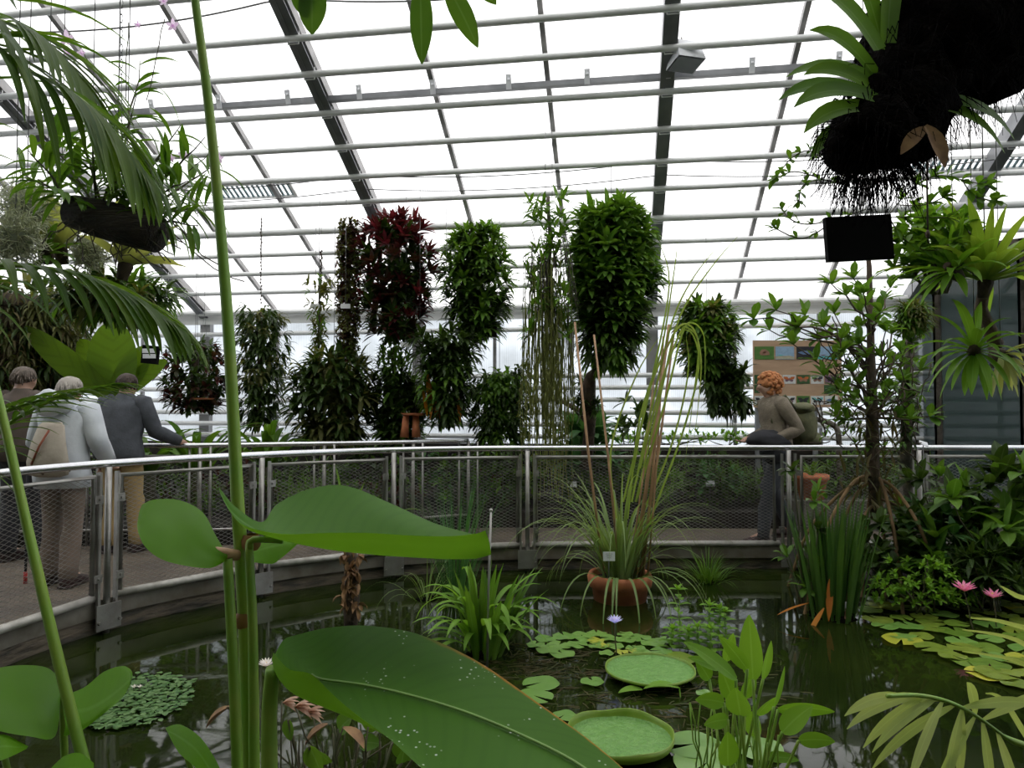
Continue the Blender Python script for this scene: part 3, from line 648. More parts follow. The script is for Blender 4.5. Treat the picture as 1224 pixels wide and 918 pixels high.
# ================================================================ planting bed
def shrub(name, label, cat, base, size, ncl, nl, L, wd, m_, prof='lance', droop=.8, spread=1.2, stems=8, group=None, stem_m=None, lift=.15, m2=None, up=.8):
    base = Vector(base); root = thing(name, label, cat, base, group); mb = MB(); m2b = MB(); ms = MB(); rx, ry, rz = size
    for i in range(ncl):
        a = i * 2.4; rr = math.sqrt(U(0, 1)); z = U(lift, 1); w_ = math.sqrt(max(.05, 1 - (z - .45) ** 2 * 1.9))
        p = base + Vector((math.cos(a) * rx * rr * w_, math.sin(a) * ry * rr * w_, z * rz))
        ax = norm(Vector((math.cos(a) * rr, math.sin(a) * rr, up)))
        cluster(mb if not m2 or random.random() < .6 else m2b, p, ax, nl, L, wd, spread, droop, prof)
        if i % max(1, ncl // stems) == 0: ms.tube(wob(base + Vector((U(-.3, .3) * rx, U(-.3, .3) * ry, -.02)), p, 5, .03), [.008, .007, .006, .006, .005, .004], 4)
    mb.build('foliage', m_, root)
    if m2: m2b.build('foliage', m2, root)
    ms.build('stems', stem_m or M['stemd'], root)
    return root
def bedp(px, Y, z=.3):
    p = W(px, 486, Y); return Vector((p.x, p.y, z))
protos = [
 shrub('bedding_plant', 'low dark leafy plant in the bed behind the walkway', 'bedding plant', bedp(700, 8.1), (.34, .25, .5), 46, 7, .13, .035, M['g_dark'], m2=M['g_mid'], group='dark leafy bedding plants'),
 shrub('bedding_fern', 'arching grassy fern in the bed behind the walkway', 'bedding plant', bedp(760, 8.3), (.3, .25, .45), 30, 9, .2, .018, M['g_mid'], prof='grass', droop=1.3, group='grassy bedding ferns'),
 shrub('variegated_plant', 'bushy plant with blue green oval leaves in the rear bed', 'bedding plant', bedp(850, 8.2), (.34, .25, .55), 34, 6, .14, .06, M['g_blue'], prof='oval', m2=M['g_dark'], group='oval leafed bedding plants'),
 shrub('croton', 'low plant with dark leaves and red tips in the rear bed', 'bedding plant', bedp(580, 8.25), (.3, .25, .42), 34, 7, .11, .03, M['maroon'], m2=M['g_mid'], group='red tipped bedding plants')]
random.seed(21); kk = 0
for row, (Y, zz) in enumerate(((8.15, .3), (8.6, .34))):
    for i in range(19):
        px = 120 + i * 61 + row * 27 + U(-8, 8)
        if px > 1130: continue
        if px < 450 and row == 0: YY = Y - .6
        else: YY = Y
        k = random.choice((0, 0, 1, 2, 0, 3, 1)) if row else random.choice((0, 1, 2, 3, 0))
        if i == 9 and row == 0: continue
        c = copy_tree(protos[k]); c.location = bedp(px, YY, zz); c.rotation_euler.z = U(0, 6.28); s = U(.85, 1.25) if row else U(.75, 1.0); c.scale = (s * 1.15, s * 1.15, s * 1.0)
# strap leaved clumps at the left back
for px, Y, s, lb in ((235, 7.6, 1.0, 'broad strap-leafed clump behind the tall green stem'), (320, 7.9, 1.0, 'strap-leafed clump hanging over the back rail under the narrow shaggy plant'), (180, 7.4, .9, 'strap-leafed clump right of the man in the grey jacket')):
    base = bedp(px, Y, .68); root = thing('strap_leaf_clump', lb, 'bedding plant', base); mb = MB()
    for i in range(26): a = U(0, 6.28); mb.leaf(base + V(math.cos(a) * .06, math.sin(a) * .06, .1), V(math.cos(a), math.sin(a), U(.7, 2.2)), U(.65, .95) * s, .075, 1.7, 8, .3, 'strap')
    mb.build('foliage', M['g_mid'], root); mb = MB(); mb.tube([base - V(0, 0, .42), base + V(0, 0, .15)], [.08, .06], 8); mb.build('crown', M['stemd'], root)
# low green fringe on the bed top at right
shrub('creeping_plant', 'fresh green low creeper along the wall foot behind the canes', 'bedding plant', bedp(790, 9.5, .95), (1.3, .12, .16), 60, 6, .09, .03, M['g_lit'], stems=10, lift=0.1)
shrub('creeping_plant', 'fresh green low creeper along the wall foot left of the picture board', 'bedding plant', bedp(880, 9.3, .95), (.5, .12, .14), 30, 6, .09, .03, M['g_lit'], stems=6, lift=0.1)
mb = MB(); mb.beam(B(-9, 9.62, .64), B(UR_ - .1, 9.62, .64), .3, .6); struct('wall_planter', mb, M['soil'])
shrub('young_rubber_plant', 'upright dark glossy-leafed young plant standing before the wall pipes', 'plant', bedp(758, 9.0, .35), (.3, .2, 1.2), 16, 6, .2, .07, M['g_dark'], prof='oval', lift=.6)
shrub('broad_leafed_plant', 'broad blue-green leafed plant beside the bare branch', 'plant', bedp(700, 8.2, .35), (.35, .2, .85), 16, 6, .34, .15, M['g_blue'], prof='oval', lift=.4, stem_m=M['stem'])
for x, y, Y, lb in ((684, 579, 8.0, 'white plant label low in the bed left of the potted sedge'), (849, 578, 8.0, 'white plant label in the dark bed right of the sedge'), (868, 637, 7.85, 'small white card low behind the wide mesh panel'), (893, 522, 9.2, 'small white label left of the woman')):
    c = W(x, y, Y); root = thing('plant_label', lb, 'label', c); mb = MB(); mb.box(c, (.1, .006, .065), Matrix.Rotation(-.4, 3, 'X')); mb.build('card', M['white'], root, smooth=False)
    mb = MB(); mb.tube([c + V(0, .01, 0), Vector((c.x, c.y + .01, .28))], .004, 5); mb.build('stake', M['wire'], root)
Pp = W(970, 580, 7.7); root = thing('terracotta_pot', 'terracotta pot behind the railing right of the woman', 'pot', (Pp.x, Pp.y, .45))
mb = MB(); mb.lathe([(0, 0), (.12, 0), (.16, .22), (.18, .22), (.18, .27), (.155, .27), (.15, .23), (0, .23)], (Pp.x, Pp.y, .45), 20); mb.build('pot_body', M['terra'], root)
mb = MB(); [mb.leaf(Vector((Pp.x, Pp.y, .68)), V(U(-1, 1), U(-1, 1), 1.4), .25, .03, 1.2, 5) for i in range(16)]; mb.build('foliage', M['g_mid'], root)
mb = MB(); mb.box((Pp.x + .55, Pp.y + .1, .22), (1.6, .5, .46)); tag(mb.build('stone_planter', M['concrete'], smooth=False), 'low mossy concrete planter block behind the right railing', 'planter')
shrub('planter_fern', 'dark green leafy plant growing on the concrete planter', 'plant', (Pp.x + .6, Pp.y + .1, .45), (.5, .2, .5), 40, 7, .16, .04, M['g_dark'], m2=M['g_mid'])
# ================================================================ left hanging group and palm fronds
random.seed(5)
def frond(root, pts, n, L, wd, m_, droop=1.0, ang=.75, side=(1, -1), name='frond', lpro='lance', lift=.1, rr=.008, t0=.08, down=.0):
    P = catm([Vector(p) for p in pts], 6); mb = MB(); mb.tube(P, [rr * (1 - .8 * i / len(P)) + .001 for i in range(len(P))], 6); fr = mb.build(name, M['stem'], root)
    ml = MB()
    for i in range(n):
        t = t0 + (1 - t0) * i / (n - 1); q = t * (len(P) - 1.001); k = int(q); p = P[k].lerp(P[k + 1], q - k); d = norm(P[k + 1] - P[k])
        sd = norm(d.cross(Vector((0, 0, 1)))); a = ang * (1 - .55 * t)
        for s in side:
            dd = d * math.cos(a) + sd * s * math.sin(a) + Vector((0, 0, lift - down))
            l = L * (math.sin(PI * (.22 + .72 * t)) ** .7) * U(.9, 1.1); ml.leaf(p, dd, l, wd, droop, 7, .35, lpro)
    ml.build('leaflets', m_, fr); return fr
trunk = W(-190, 500, 1.9)
root = thing('palm', 'feathery palm whose long fronds reach in from the left edge', 'palm', Vector((trunk.x, trunk.y, 0)))
mb = MB(); mb.tube([Vector((trunk.x, trunk.y, 0)), Vector((trunk.x + .03, trunk.y, .8)), Vector((trunk.x, trunk.y, 1.9))], [.07, .055, .045], 10); mb.build('trunk', M['bark'], root)
tt = Vector((trunk.x, trunk.y, 1.85))
frond(root, [tt, W(-60, 60, 1.85), W(40, 88, 1.8), W(110, 130, 1.75), W(172, 205, 1.72)], 26, .46, .024, M['palm'], 1.5, .5)
frond(root, [tt, W(-80, 20, 2.0), W(-10, 22, 1.95), W(50, 48, 1.9), W(90, 90, 1.9)], 20, .46, .024, M['palm'], 1.1, .55)
frond(root, [tt, W(-90, 340, 1.8), W(-10, 318, 1.7), W(80, 325, 1.65), W(150, 350, 1.62), W(205, 385, 1.6)], 24, .34, .024, M['palm'], 1.4, .55)
frond(root, [tt, W(-90, 520, 1.9), W(-20, 500, 1.85), W(50, 478, 1.8), W(130, 462, 1.78)], 22, .28, .018, M['palm'], .7, .5)
frond(root, [tt, W(-90, 560, 1.7), W(-40, 545, 1.65), W(20, 500, 1.6), W(70, 475, 1.6)], 18, .15, .014, M['palm'], 1.2, .8)
# orchid on a log
Lc = W(140, 268, 2.5); root = thing('orchid_on_log', 'orchid with many leafy canes growing from a dark hanging log', 'orchid', Lc)
mb = MB(); a = W(88, 253, 2.45); b_ = W(188, 280, 2.4); ax = norm(b_ - a); n = 22; vs = []
mb.tube([a, a.lerp(b_, .3), a.lerp(b_, .7), b_], [.058, .066, .068, .064], 18); mb.build('log', M['log'], root)
mc, ml, mr = MB(), MB(), MB()
canes = [((120, 250), (165, 110), 9), ((130, 245), (168, 72), 9), ((150, 245), (215, 150), 8), ((160, 250), (245, 165), 7), ((170, 252), (262, 195), 8), ((100, 245), (20, 205), 7), ((110, 240), (60, 165), 8), ((120, 240), (90, 120), 9), ((105, 245), (45, 215), 6), ((140, 240), (130, 150), 8), ((160, 248), (225, 215), 7), ((172, 258), (250, 245), 8), ((150, 250), (190, 190), 7), ((115, 240), (110, 170), 7), ((165, 262), (236, 268), 7), ((90, 250), (35, 180), 7), ((130, 240), (150, 180), 8)]
for (x0, y0), (x1, y1), k in canes:
    p, q = W(x0, y0, 2.45 + U(-.05, .05)), W(x1, y1, 2.45 + U(-.25, .2)); pts = wob(p, q, 8, .02); mc.tube(pts, [.004, .005, .005, .0045, .004, .0035, .003, .002, .0015], 6)
    d = norm(q - p)
    k = int(k * 1.7)
    for i in range(k):
        c = pts[min(8, 2 + i * 6 // k)].lerp(pts[min(8, 3 + i * 6 // k)], U(0, 1)); s = 1 if i % 2 else -1
        sd = norm(d.cross(V(0, 1, .2))); ml.leaf(c, sd * s + d * .8 + V(0, U(-.5, .5), 0), U(.1, .15), .022, 1.1, 6, .3, 'lance')
for i in range(90): ml.leaf(W(U(75, 200), U(205, 258), 2.42 + U(-.05, .1)), V(U(-1, 1), U(-1, .3), U(-.2, 1)), U(.07, .13), .022, 1.3, 5)
for i in range(40): p = W(U(75, 200), U(232, 262), 2.42); mr.tube(wob(p, p + V(U(-.2, .25), U(-.1, .1), U(-.22, -.02)), 6, .09), .0022, 4)
mc.build('canes', M['stemd'], root); ml.build('foliage', M['g_mid'], root); mr.build('roots', M['barkgrey'], root)
ms = MB()
for x0, y0, x1, y1 in ((175, 120, 198, 22), (150, 120, 153, 28), (160, 150, 82, 40), (225, 205, 262, 175)): ms = MB(); ms.tube(wob(W(x0, y0, 2.4), W(x1, y1, 2.4), 6, .02), .0018, 4); ms.build('flower_stalk', M['stemd'], root)
def orchid_flower(root, c, s):
    mb = MB()
    for i in range(5): a = i * 1.257 + .3; mb.leaf(c, V(math.cos(a), -.35, math.sin(a)), s, s * .55, .2, 4, .1, 'oval', up=V(0, 1, 0))
    mb.ball(c + V(0, -.005, 0), s * .2, 6, 5); mb.build('flower', M['lilacp'], root, label='pale lilac orchid flower')
M['lilacp'] = leafmat('pale_orchid_petal', (.78, .62, .78), (.85, .75, .85), .4, .5, 0, tcol=(1, .9, 1))
for x, y, s in ((207, 31, .024), (80, 47, .03), (196, 2, .018), (165, 30, .014), (82, 62, .018), (220, 185, .02), (262, 190, .02), (205, 190, .016), (98, 64, .016)): orchid_flower(root, W(x, y, 2.38), s)
# chain
mb = MB(); p = W(147, 250, 2.45); q = W(146, -60, 2.45); mb.tube([p, W(145, 88, 2.45)], .0016, 4)
for i in range(16):
    c = W(145, 85 - i * 9, 2.45); r2 = [c + V(.006 * math.cos(t_) * (1 if i % 2 else 0), .006 * math.cos(t_) * (0 if i % 2 else 1), .015 * math.sin(t_)) for t_ in [k * PI / 4 for k in range(9)]]; mb.tube(r2, .0013, 4)
mb.tube([W(145, -60, 2.45), Vector((W(145, -60, 2.45).x, W(145, -60, 2.45).y, roofz_at(p) - .02))], .0016, 4)
mb.build('chain', M['wire'], root)
# silver moss balls, bromeliads behind the log
def mossball(x, y, Y, r, lb):
    c = W(x, y, Y); root = thing('silver_air_plant', lb, 'air plant', c); mb = MB()
    for i in range(420): d = rdir(); p = c + d * r * .5; mb.tube([p, p + d * r * .35 + rdir() * r * .25, p + d * r * .45 + rdir() * r * .5], .0017, 3, r=random.random(), caps=False)
    mb.build('curly_leaves', M['silver'], root); mb = MB(); mb.ball(c, r * .62, 12, 9, jit=.3); mb.build('core', M['moss'], root)
    wire_up(root, c, .002)
M['silver'] = leafmat('silver_leaf', (.48, .5, .4), (.62, .64, .52), .2, .7, 0)
mossball(32, 248, 2.7, .095, 'upper ball of curly silver air plant at the left edge')
mossball(18, 285, 2.55, .09, 'lower ball of curly silver air plant touching the left edge')
mossball(108, 302, 2.9, .07, 'small silver air plant tuft under the orchid log')
def rosette(name, label, x, y, Y, n, L, wd, m_, dirv=(0, 0, 1), spread=1.3, droop=.9, prof='strap', cat='bromeliad', wire=True, yellow=None):
    c = W(x, y, Y); root = thing(name, label, cat, c); mb = MB(); cluster(mb, c, Vector(dirv), n, L, wd, spread, droop, prof, 8, .35, inner=.01); mb.build('foliage', m_, root)
    mb = MB(); mb.tube([c - Vector(dirv) * .06, c, c + norm(Vector(dirv)) * .05], [.02, .03, .015], 8); mb.build('base', M['bark'], root)
    if wire: wire_up(root, c, .002)
    return root
rosette('tank_bromeliad', 'pale yellow-green bromeliad right below the orchid log', 150, 318, 2.8, 16, .24, .07, M['bromy'], (.25, 0, .9), 1.1, .6)
rosette('tank_bromeliad', 'pale green bromeliad between the silver balls and the log', 72, 300, 2.9, 14, .24, .08, M['bromy'], (-.1, -.2, .9), 1.0, .7)
rosette('tank_bromeliad', 'green bromeliad hanging left of the orchid log', 55, 305, 2.75, 12, .16, .03, M['g_mid'], (.2, -.5, .3), 1.3, 1.0, 'lance')
column('mixed_epiphyte', 'dark tangle of small leaves beneath the pale bromeliads', 'hanging plant', (60, 325, 215, 385), 3.1, 60, 8, .12, .014, [M['g_dark'], M['g_olive'], M['g_mid']], droop=1.6, depth=.15, core=.15)
# big nest fern with black label
c = W(138, 474, 6.95); root = thing('nest_fern', 'broad yellow-green paddle-leafed fern behind the visitors, with black label', 'fern', c)
mb = MB()
for dx, dy, dz, L, wd, dr in ((-.08, .05, 1, .78, .5, .1), (-1, -.05, .75, 1.12, .26, -.1), (.45, .15, .95, .6, .28, .2), (.6, .1, .6, .6, .2, .3), (-.6, .25, .8, .8, .3, .2)):
    mb.leaf(c + V(0, 0, -.02), V(dx, dy, dz), L, wd, dr, 10, .15, 'oval', up=V(dx * .3, -1, .2))
mb.build('fronds', leafmat('nest_fern_leaf', (.10, .17, .01), (.08, .15, .012), .4, .45, -.6, .35, vn=45), root)
mb = MB(); mb.ball(c + V(0, .1, -.02), (.12, .1, .07), 12, 9, jit=.4); mb.tube(wob(c, c + V(.12, 0, -.6), 6, .03), .02, 6); mb.build('root_mass', M['bark'], root); wire_up(root, c + V(0, .08, 0), .003)
Pb = W(180, 424, 6.6); mb = MB(); mb.box(Pb, (.15, .04, .17), Matrix.Rotation(.1, 3, 'Y')); lb = mb.build('label_holder', M['black'], root, smooth=False); mb = MB(); 
mb.box(Pb + V(-.005, -.024, .035), (.12, .004, .04)); mb.box(Pb + V(.0, -.024, -.015), (.12, .004, .04)); mb.build('label_card', M['white'], lb, smooth=False)
# dark hanging curtain at the left edge and dense backdrop
column('moss_curtain', 'dark mass of hanging fern roots at the left edge above the visitors', 'hanging plant', (-70, 345, 100, 480), 7.25, 260, 8, .22, .02, [M['g_olive'], M['g_brown'], M['g_dark']], droop=2.2, up=0, depth=.4, core=1.6, shape=lambda t: 1 if t > .2 else .85)
shrub('backdrop_shrub', 'dark tall shrub behind the visitors at the left edge', 'shrub', bedp(-40, 8.0, .3), (1.5, .7, 2.5), 170, 8, .3, .07, M['g_dark'], m2=M['g_olive'], droop=1.2)
# three leaves hanging in at the top
root = thing('overhanging_branch', 'branch of large pointed leaves hanging in at the top edge', 'branch', W(480, -60, 1.6))
mb = MB(); mb.tube([W(340, -40, 1.6), W(420, -30, 1.6), W(500, -28, 1.6), W(560, -34, 1.6), W(640, -60, 1.7)], .006, 6); p0 = W(640, -60, 1.7); mb.tube([p0, Vector((p0.x, p0.y, roofz_at(p0) - .05))], .004, 5); mb.build('twig', M['stemd'], root)
for x, y, d, L, wd in ((372, -28, V(.03, 0, -1), .135, .068), (502, -26, V(.03, 0, -1), .2, .054), (530, -26, V(.55, 0, -1), .18, .05), (560, -34, V(.75, 0, -.8), .10, .04), (356, -30, V(.25, .1, -1), .1, .06)):
    mb = MB(); c = W(x, y, 1.6); mb.leaf(c, d, L, wd, .25, 10, .12, 'lance', up=V(.1, 1, 0)); mb.build('leaf', M['g_mid'], root)
# ================================================================ right hanging group
c = W(1060, 110, 2.0); root = thing('root_ball_fern', 'huge black shaggy root mass with green strap leaves hanging at top right', 'hanging plant', c)
mb = MB(); mb.ball(W(1130, 40, 2.05), (.22, .22, .19), 20, 14, jit=.35); mb.ball(W(1090, 95, 2.0), (.13, .13, .14), 16, 12, jit=.35); mb.ball(W(1045, 160, 1.95), (.125, .12, .1), 18, 12, jit=.3); mb.ball(W(1190, 20, 2.1), (.18, .2, .17), 16, 12, jit=.3)
mb.ball(W(1010, 178, 1.95), (.06, .07, .065), 12, 9, jit=.3); mb.ball(W(1080, 135, 1.97), (.13, .12, .13), 14, 10, jit=.3); mb.ball(W(1170, 85, 2.1), (.14, .12, .1), 14, 10, jit=.3)
mb.build('root_mass', M['root'], root)
mb = MB()
for i in range(900):
    k = random.random()
    if k < .45: q = W(1045, 160, 1.95); R_ = .12
    elif k < .7: q = W(1090, 95, 2.0); R_ = .14
    else: q = W(1140, 40, 2.05); R_ = .2
    d = rdir(-.25); p = q + d * R_; mb.tube([p, p + d * .035 + V(0, 0, -.01), p + d * .05 + V(U(-.03, .03), U(-.02, .02), -U(.03, .1))], [.0018, .0014, .0008], 3, caps=False)
for i in range(130): p = W(U(995, 1090), U(190, 205), 1.95 + U(-.08, .08)); mb.tube(wob(p, p + V(U(-.08, .06), U(-.03, .03), -U(.05, .17)), 5, .06), .0011, 3, caps=False)
mb.build('hair_roots', M['root'], root)
mb = MB()
for x, y, dx, dz, L in ((1050, 100, -.9, .75, .26), (1048, 120, -1, .35, .26), (1045, 130, -1, .1, .23), (1045, 138, -1, -.15, .2), (1045, 90, -.7, .9, .24), (1050, 60, -.45, 1, .3), (1052, 45, -.2, 1, .3), (1040, 115, -.9, .5, .25), (1060, 60, .1, 1, .3), (1040, 105, -.8, .6, .2), (1105, 125, .9, .05, .3), (1115, 120, 1, .15, .3)):
    mb.leaf(W(x, y, 1.95 + U(-.08, .04)), V(dx, U(-.2, .3), dz), L, .055, 1.2, 9, .3, 'strap', up=V(0, -1, .5))
mb.build('strap_leaves', M['g_mid'], root); mb = MB(); mb.leaf(W(1106, 150, 1.8), V(.5, 0, -.6), .12, .045, 1.6, 6, .3, 'lance', up=V(0, -1, .2)); mb.leaf(W(1108, 152, 1.8), V(-.8, 0, -.5), .1, .035, .8, 6, .3, 'lance', up=V(0, -1, .2)); mb.build('dead_leaf', M['brown'], root)
wire_up(root, W(1100, 60, 2.05), .003)
Pb = W(1026, 285, 2.15); mb = MB(); R = Matrix.Rotation(-.06, 3, 'Y') @ Matrix.Rotation(.05, 3, 'Z'); mb.box(Pb, (.205, .02, .135), R); o = mb.build('hanging_plate', M['black'], smooth=False)
tag(o, 'black rectangular board hanging under the root mass', 'board'); mb = MB(); mb.tube([Pb + V(-.01, 0, .06), W(1035, 190, 2.1)], .002, 4); mb.tube([Pb + V(.04, 0, .06), W(1035, 190, 2.1)], .002, 4); mb.build('hanging_wire', M['wire'], o)
rosette('tall_bromeliad', 'large bright green bromeliad with upright strap leaves at the right edge', 1178, 338, 2.8, 52, .40, .036, M['brom'], (.12, -.1, 1), 1.3, .8)
rosette('leaning_bromeliad', 'green bromeliad rosette hanging left of the large bright one', 1140, 325, 2.75, 24, .22, .032, M['g_lit'], (-.6, -.3, .35), 1.3, .9, 'lance')
rosette('lower_bromeliad', 'green rosette with broad drooping leaves below the large bright bromeliad', 1165, 420, 2.8, 26, .24, .036, M['g_lit'], (-.3, -.4, .1), 1.6, 1.3, 'lance')
rosette('dangling_bromeliad', 'pale spiky rosette at the lower right of the hanging group', 1196, 425, 2.85, 22, .17, .022, M['bromy'], (.4, -.4, -.3), 1.3, .9, 'lance')
root = thing('epiphyte_branch', 'dark vertical branch linking the right bromeliads', 'branch', W(1180, 400, 2.9)); mb = MB(); mb.tube([W(1178, 335, 2.9), W(1172, 370, 2.92), W(1190, 410, 2.95), W(1188, 440, 2.95)], [.02, .025, .03, .012], 8); mb.build('bark', M['bark'], root); wire_up(root, W(1178, 340, 2.9), .003)
shrub('vine_tuft', 'leafy vine tangle left of the right bromeliads', 'vine', W(1115, 345, 2.9), (.17, .1, .3), 70, 6, .085, .034, M['g_lit'], prof='obov', m2=M['g_mid'], stems=12)
wire_up(bpy.data.objects['vine_tuft'], W(1115, 345, 2.9), .002)
# wandering vine round the root ball
def vine(name, label, paths, Y, L, wd, m_, step=3, n=5, cat='vine', prof='obov', hang=None, sr=.0025):
    root = thing(name, label, cat, W(*paths[0][0], Y)); ms, ml = MB(), MB()
    for pth in paths:
        P = catm([W(x, y, Y + U(-.1, .1)) for x, y in pth], 5); ms.tube(P, sr, 5)
        for i in range(step, len(P), step): cluster(ml, P[i], norm(P[i] - P[i - 1]) + V(0, -.3, .3), n, L, wd, 1.1, .6, prof, 4)
        cluster(ml, P[-1], norm(P[-1] - P[-2]) + V(0, -.2, .4), n + 1, L, wd, 1.1, .5, prof, 4)
    ms.build('stems', M['stemd'], root); ml.build('leaves', m_, root)
    if hang: wire_up(root, W(*hang, Y), .002)
    return root
vine('climbing_vine', 'loose vine with small oval leaves winding left of the root mass', [[(1035, 250), (1000, 262), (965, 268), (945, 262), (935, 250)], [(1020, 225), (985, 215), (960, 222), (955, 240)], [(1010, 200), (985, 190), (965, 180), (945, 190), (928, 212)], [(1000, 262), (960, 285), (925, 272)], [(985, 215), (950, 205), (925, 215)]], 2.6, .04, .02, M['g_mid'], 3, 4, hang=(1035, 250))
vine('climbing_vine', 'loose vine with oval leaves right of the black board', [[(1060, 260), (1090, 225), (1120, 210), (1150, 215), (1180, 222)], [(1075, 245), (1105, 245), (1130, 235)], [(1060, 255), (1080, 285), (1110, 300), (1140, 290)], [(1150, 215), (1165, 235), (1190, 240)], [(1060, 260), (1095, 260), (1140, 262), (1160, 280)]], 2.7, .055, .028, M['g_mid'], 3, 5, hang=(1060, 258))
mb = MB(); mb.tube([W(1109, 160, 2.3), W(1108, 220, 2.32), W(1109, 280, 2.3)], .003, 5); mb.ball(W(1109, 280, 2.3), (.008, .008, .014), 6, 5); p = W(1109, 160, 2.3); mb.tube([p, Vector((p.x, p.y, roofz_at(p) - .1))], .002, 4); tag(mb.build('hanging_root', M['bark']), 'single thin aerial root hanging straight down by the dead leaf', 'root')
# ================================================================ mangrove-like shrub in front of the right railing
random.seed(11)
base = G(1045, 712); root = thing('prop_root_shrub', 'tall thin shrub with arching brown prop roots and pale green leaf clusters', 'shrub', base)
Yb = 5.45; mb = MB(); mb.tube([W(1046, 620, Yb), W(1043, 520, Yb), W(1041, 420, Yb), W(1039, 320, Yb), W(1036, 285, Yb)], [.035, .05, .03, .02, .012], 8); mb.build('trunk', M['bark'], root)
mr = MB()
for (x1, y1, dy) in ((960, 735, -.2), (985, 720, .1), (1010, 745, -.3), (1080, 735, -.2), (1125, 715, -.25), (1110, 700, .1), (1060, 720, .2), (940, 700, .2), (1030, 715, .25), (1150, 690, .1)):
    y0 = U(530, 610); g = G(x1, y1); mr.tube(catm([W(1044, y0, Yb), W((1044 * 2 + x1) / 3, y0 + 15, Yb + dy * .3), W((1044 + x1 * 3) / 4, (y0 + y1) / 2, Yb + dy), Vector((g.x, g.y, -.05))], 5), .013, 6)
mr.build('prop_roots', mat('prop_root_bark', (.2, .12, .05), (.12, .075, .035), .8), root)
mt, ml2 = MB(), MB()
tips = [(905, 378), (915, 395), (930, 372), (950, 395), (962, 378), (985, 392), (1000, 375), (1010, 405), (995, 340), (1020, 332), (1005, 420), (1020, 445), (1060, 400), (1075, 420), (985, 405), (1035, 350), (1060, 345), (1080, 375), (1100, 470), (1085, 500), (1075, 455), (1010, 470), (1060, 480), (1100, 400), (1065, 440), (1030, 410), (1100, 440), (1025, 375), (1050, 375), (1110, 500), (1000, 500), (1090, 425), (985, 450), (950, 412)]
for (x, y) in tips:
    Yt = Yb + U(-.5, .5); y0 = min(500, y + U(20, 90)); P = wob(W(1042, y0, Yb), W(x, y, Yt), 7, .05); mt.tube(P, [.011, .01, .009, .008, .007, .006, .005, .004], 5)
    for k in range(2): cluster(ml2, P[-1 - k * 2], norm(P[-1] - P[-2]) + V(0, 0, .6), 7, .14, .058, 1.15, .5, 'obov', 5)
for i in range(120):
    x = U(985, 1105); y = U(420, 535); p = W(x, y, Yb + U(-.35, .35)); mt.tube(wob(p, p + V(U(-.18, .18), U(-.1, .1), U(-.18, .3)), 5, .12), .0045, 4)
    if i % 2 == 0: cluster(ml2, p, rdir(.5), 4, .07, .03, 1.2, .8, 'lance', 3)
mt.build('twigs', M['bark'], root); ml2.build('leaves', M['g_mid'], root)
mb = MB()
for i in range(180): p = W(1045 + random.gauss(0, 17), U(480, 600), Yb + U(-.12, .12)); mb.leaf(p, V(U(-1, 1), U(-1, 1), U(-1, .6)), U(.08, .2), .022, 1.2, 4, .3, 'lance')
mb.build('tangled_leaves', M['g_brown'], root)
column('fern_tuft', 'dark mossy tuft hung on an upright left of the glass enclosure', 'hanging plant', (1070, 360, 1112, 400), 5.7, 30, 8, .12, .015, [M['g_olive'], M['g_mid']], droop=1.3)
mb = MB(); mb.tube([W(1083, 560, 5.9), W(1084, 460, 5.9), W(1088, 380, 5.9)], [.05, .04, .03], 8); p = W(1083, 560, 5.9); mb.tube([Vector((p.x, p.y, -.1)), p], .05, 8); o = mb.build('mossy_post', M['barkgrey']); tag(o, 'mossy upright trunk left of the glass enclosure', 'trunk')
mb = MB()
for i in range(50): cluster(mb, W(1085 + U(-8, 8), U(450, 530), 5.88), rdir(.3), 6, .12, .025, 1.2, 1.2)
mb.build('moss_leaves', M['g_dark'], o)
# ================================================================ pond plants
random.seed(33)
M['padm'] = leafmat('mid_pad', (.09, .17, .02), (.16, .25, .03), .1, .35, 0)
def pad(label, x, y, wpx, m_, name='lily_pad', group=None, notch=True, wave=.004, z=.016, rot=None, tilt=0):
    c = G(x, y, z); r = wpx / 2 * c.y / F; mb = MB(); a0 = U(0, 6.28) if rot is None else rot; n = 26; vs = [c + V(0, 0, .003)]; uv = [(.9, .3)]; ph = U(0, 6)
    gap = .16 if notch else 0
    for k in range(n + 1):
        a = a0 + gap + (2 * PI - 2 * gap) * k / n
        for q, f_ in ((.55, .4), (1, 1)):
            rr = r * q * (1 + .03 * math.sin(3 * a + ph)); vs.append(c + V(rr * math.cos(a), rr * math.sin(a), wave * f_ * math.sin(4 * a + ph) + tilt * r * q * math.cos(a - 1))); uv.append((.9, .3))
    fs = []
    for k in range(n):
        i = 1 + 2 * k; fs += [(0, i, i + 2), (i, i + 1, i + 3, i + 2)]
    mb.add(vs, fs, uv, random.random()); o = mb.build(name, m_); tag(o, label, 'lily pad', group); return o
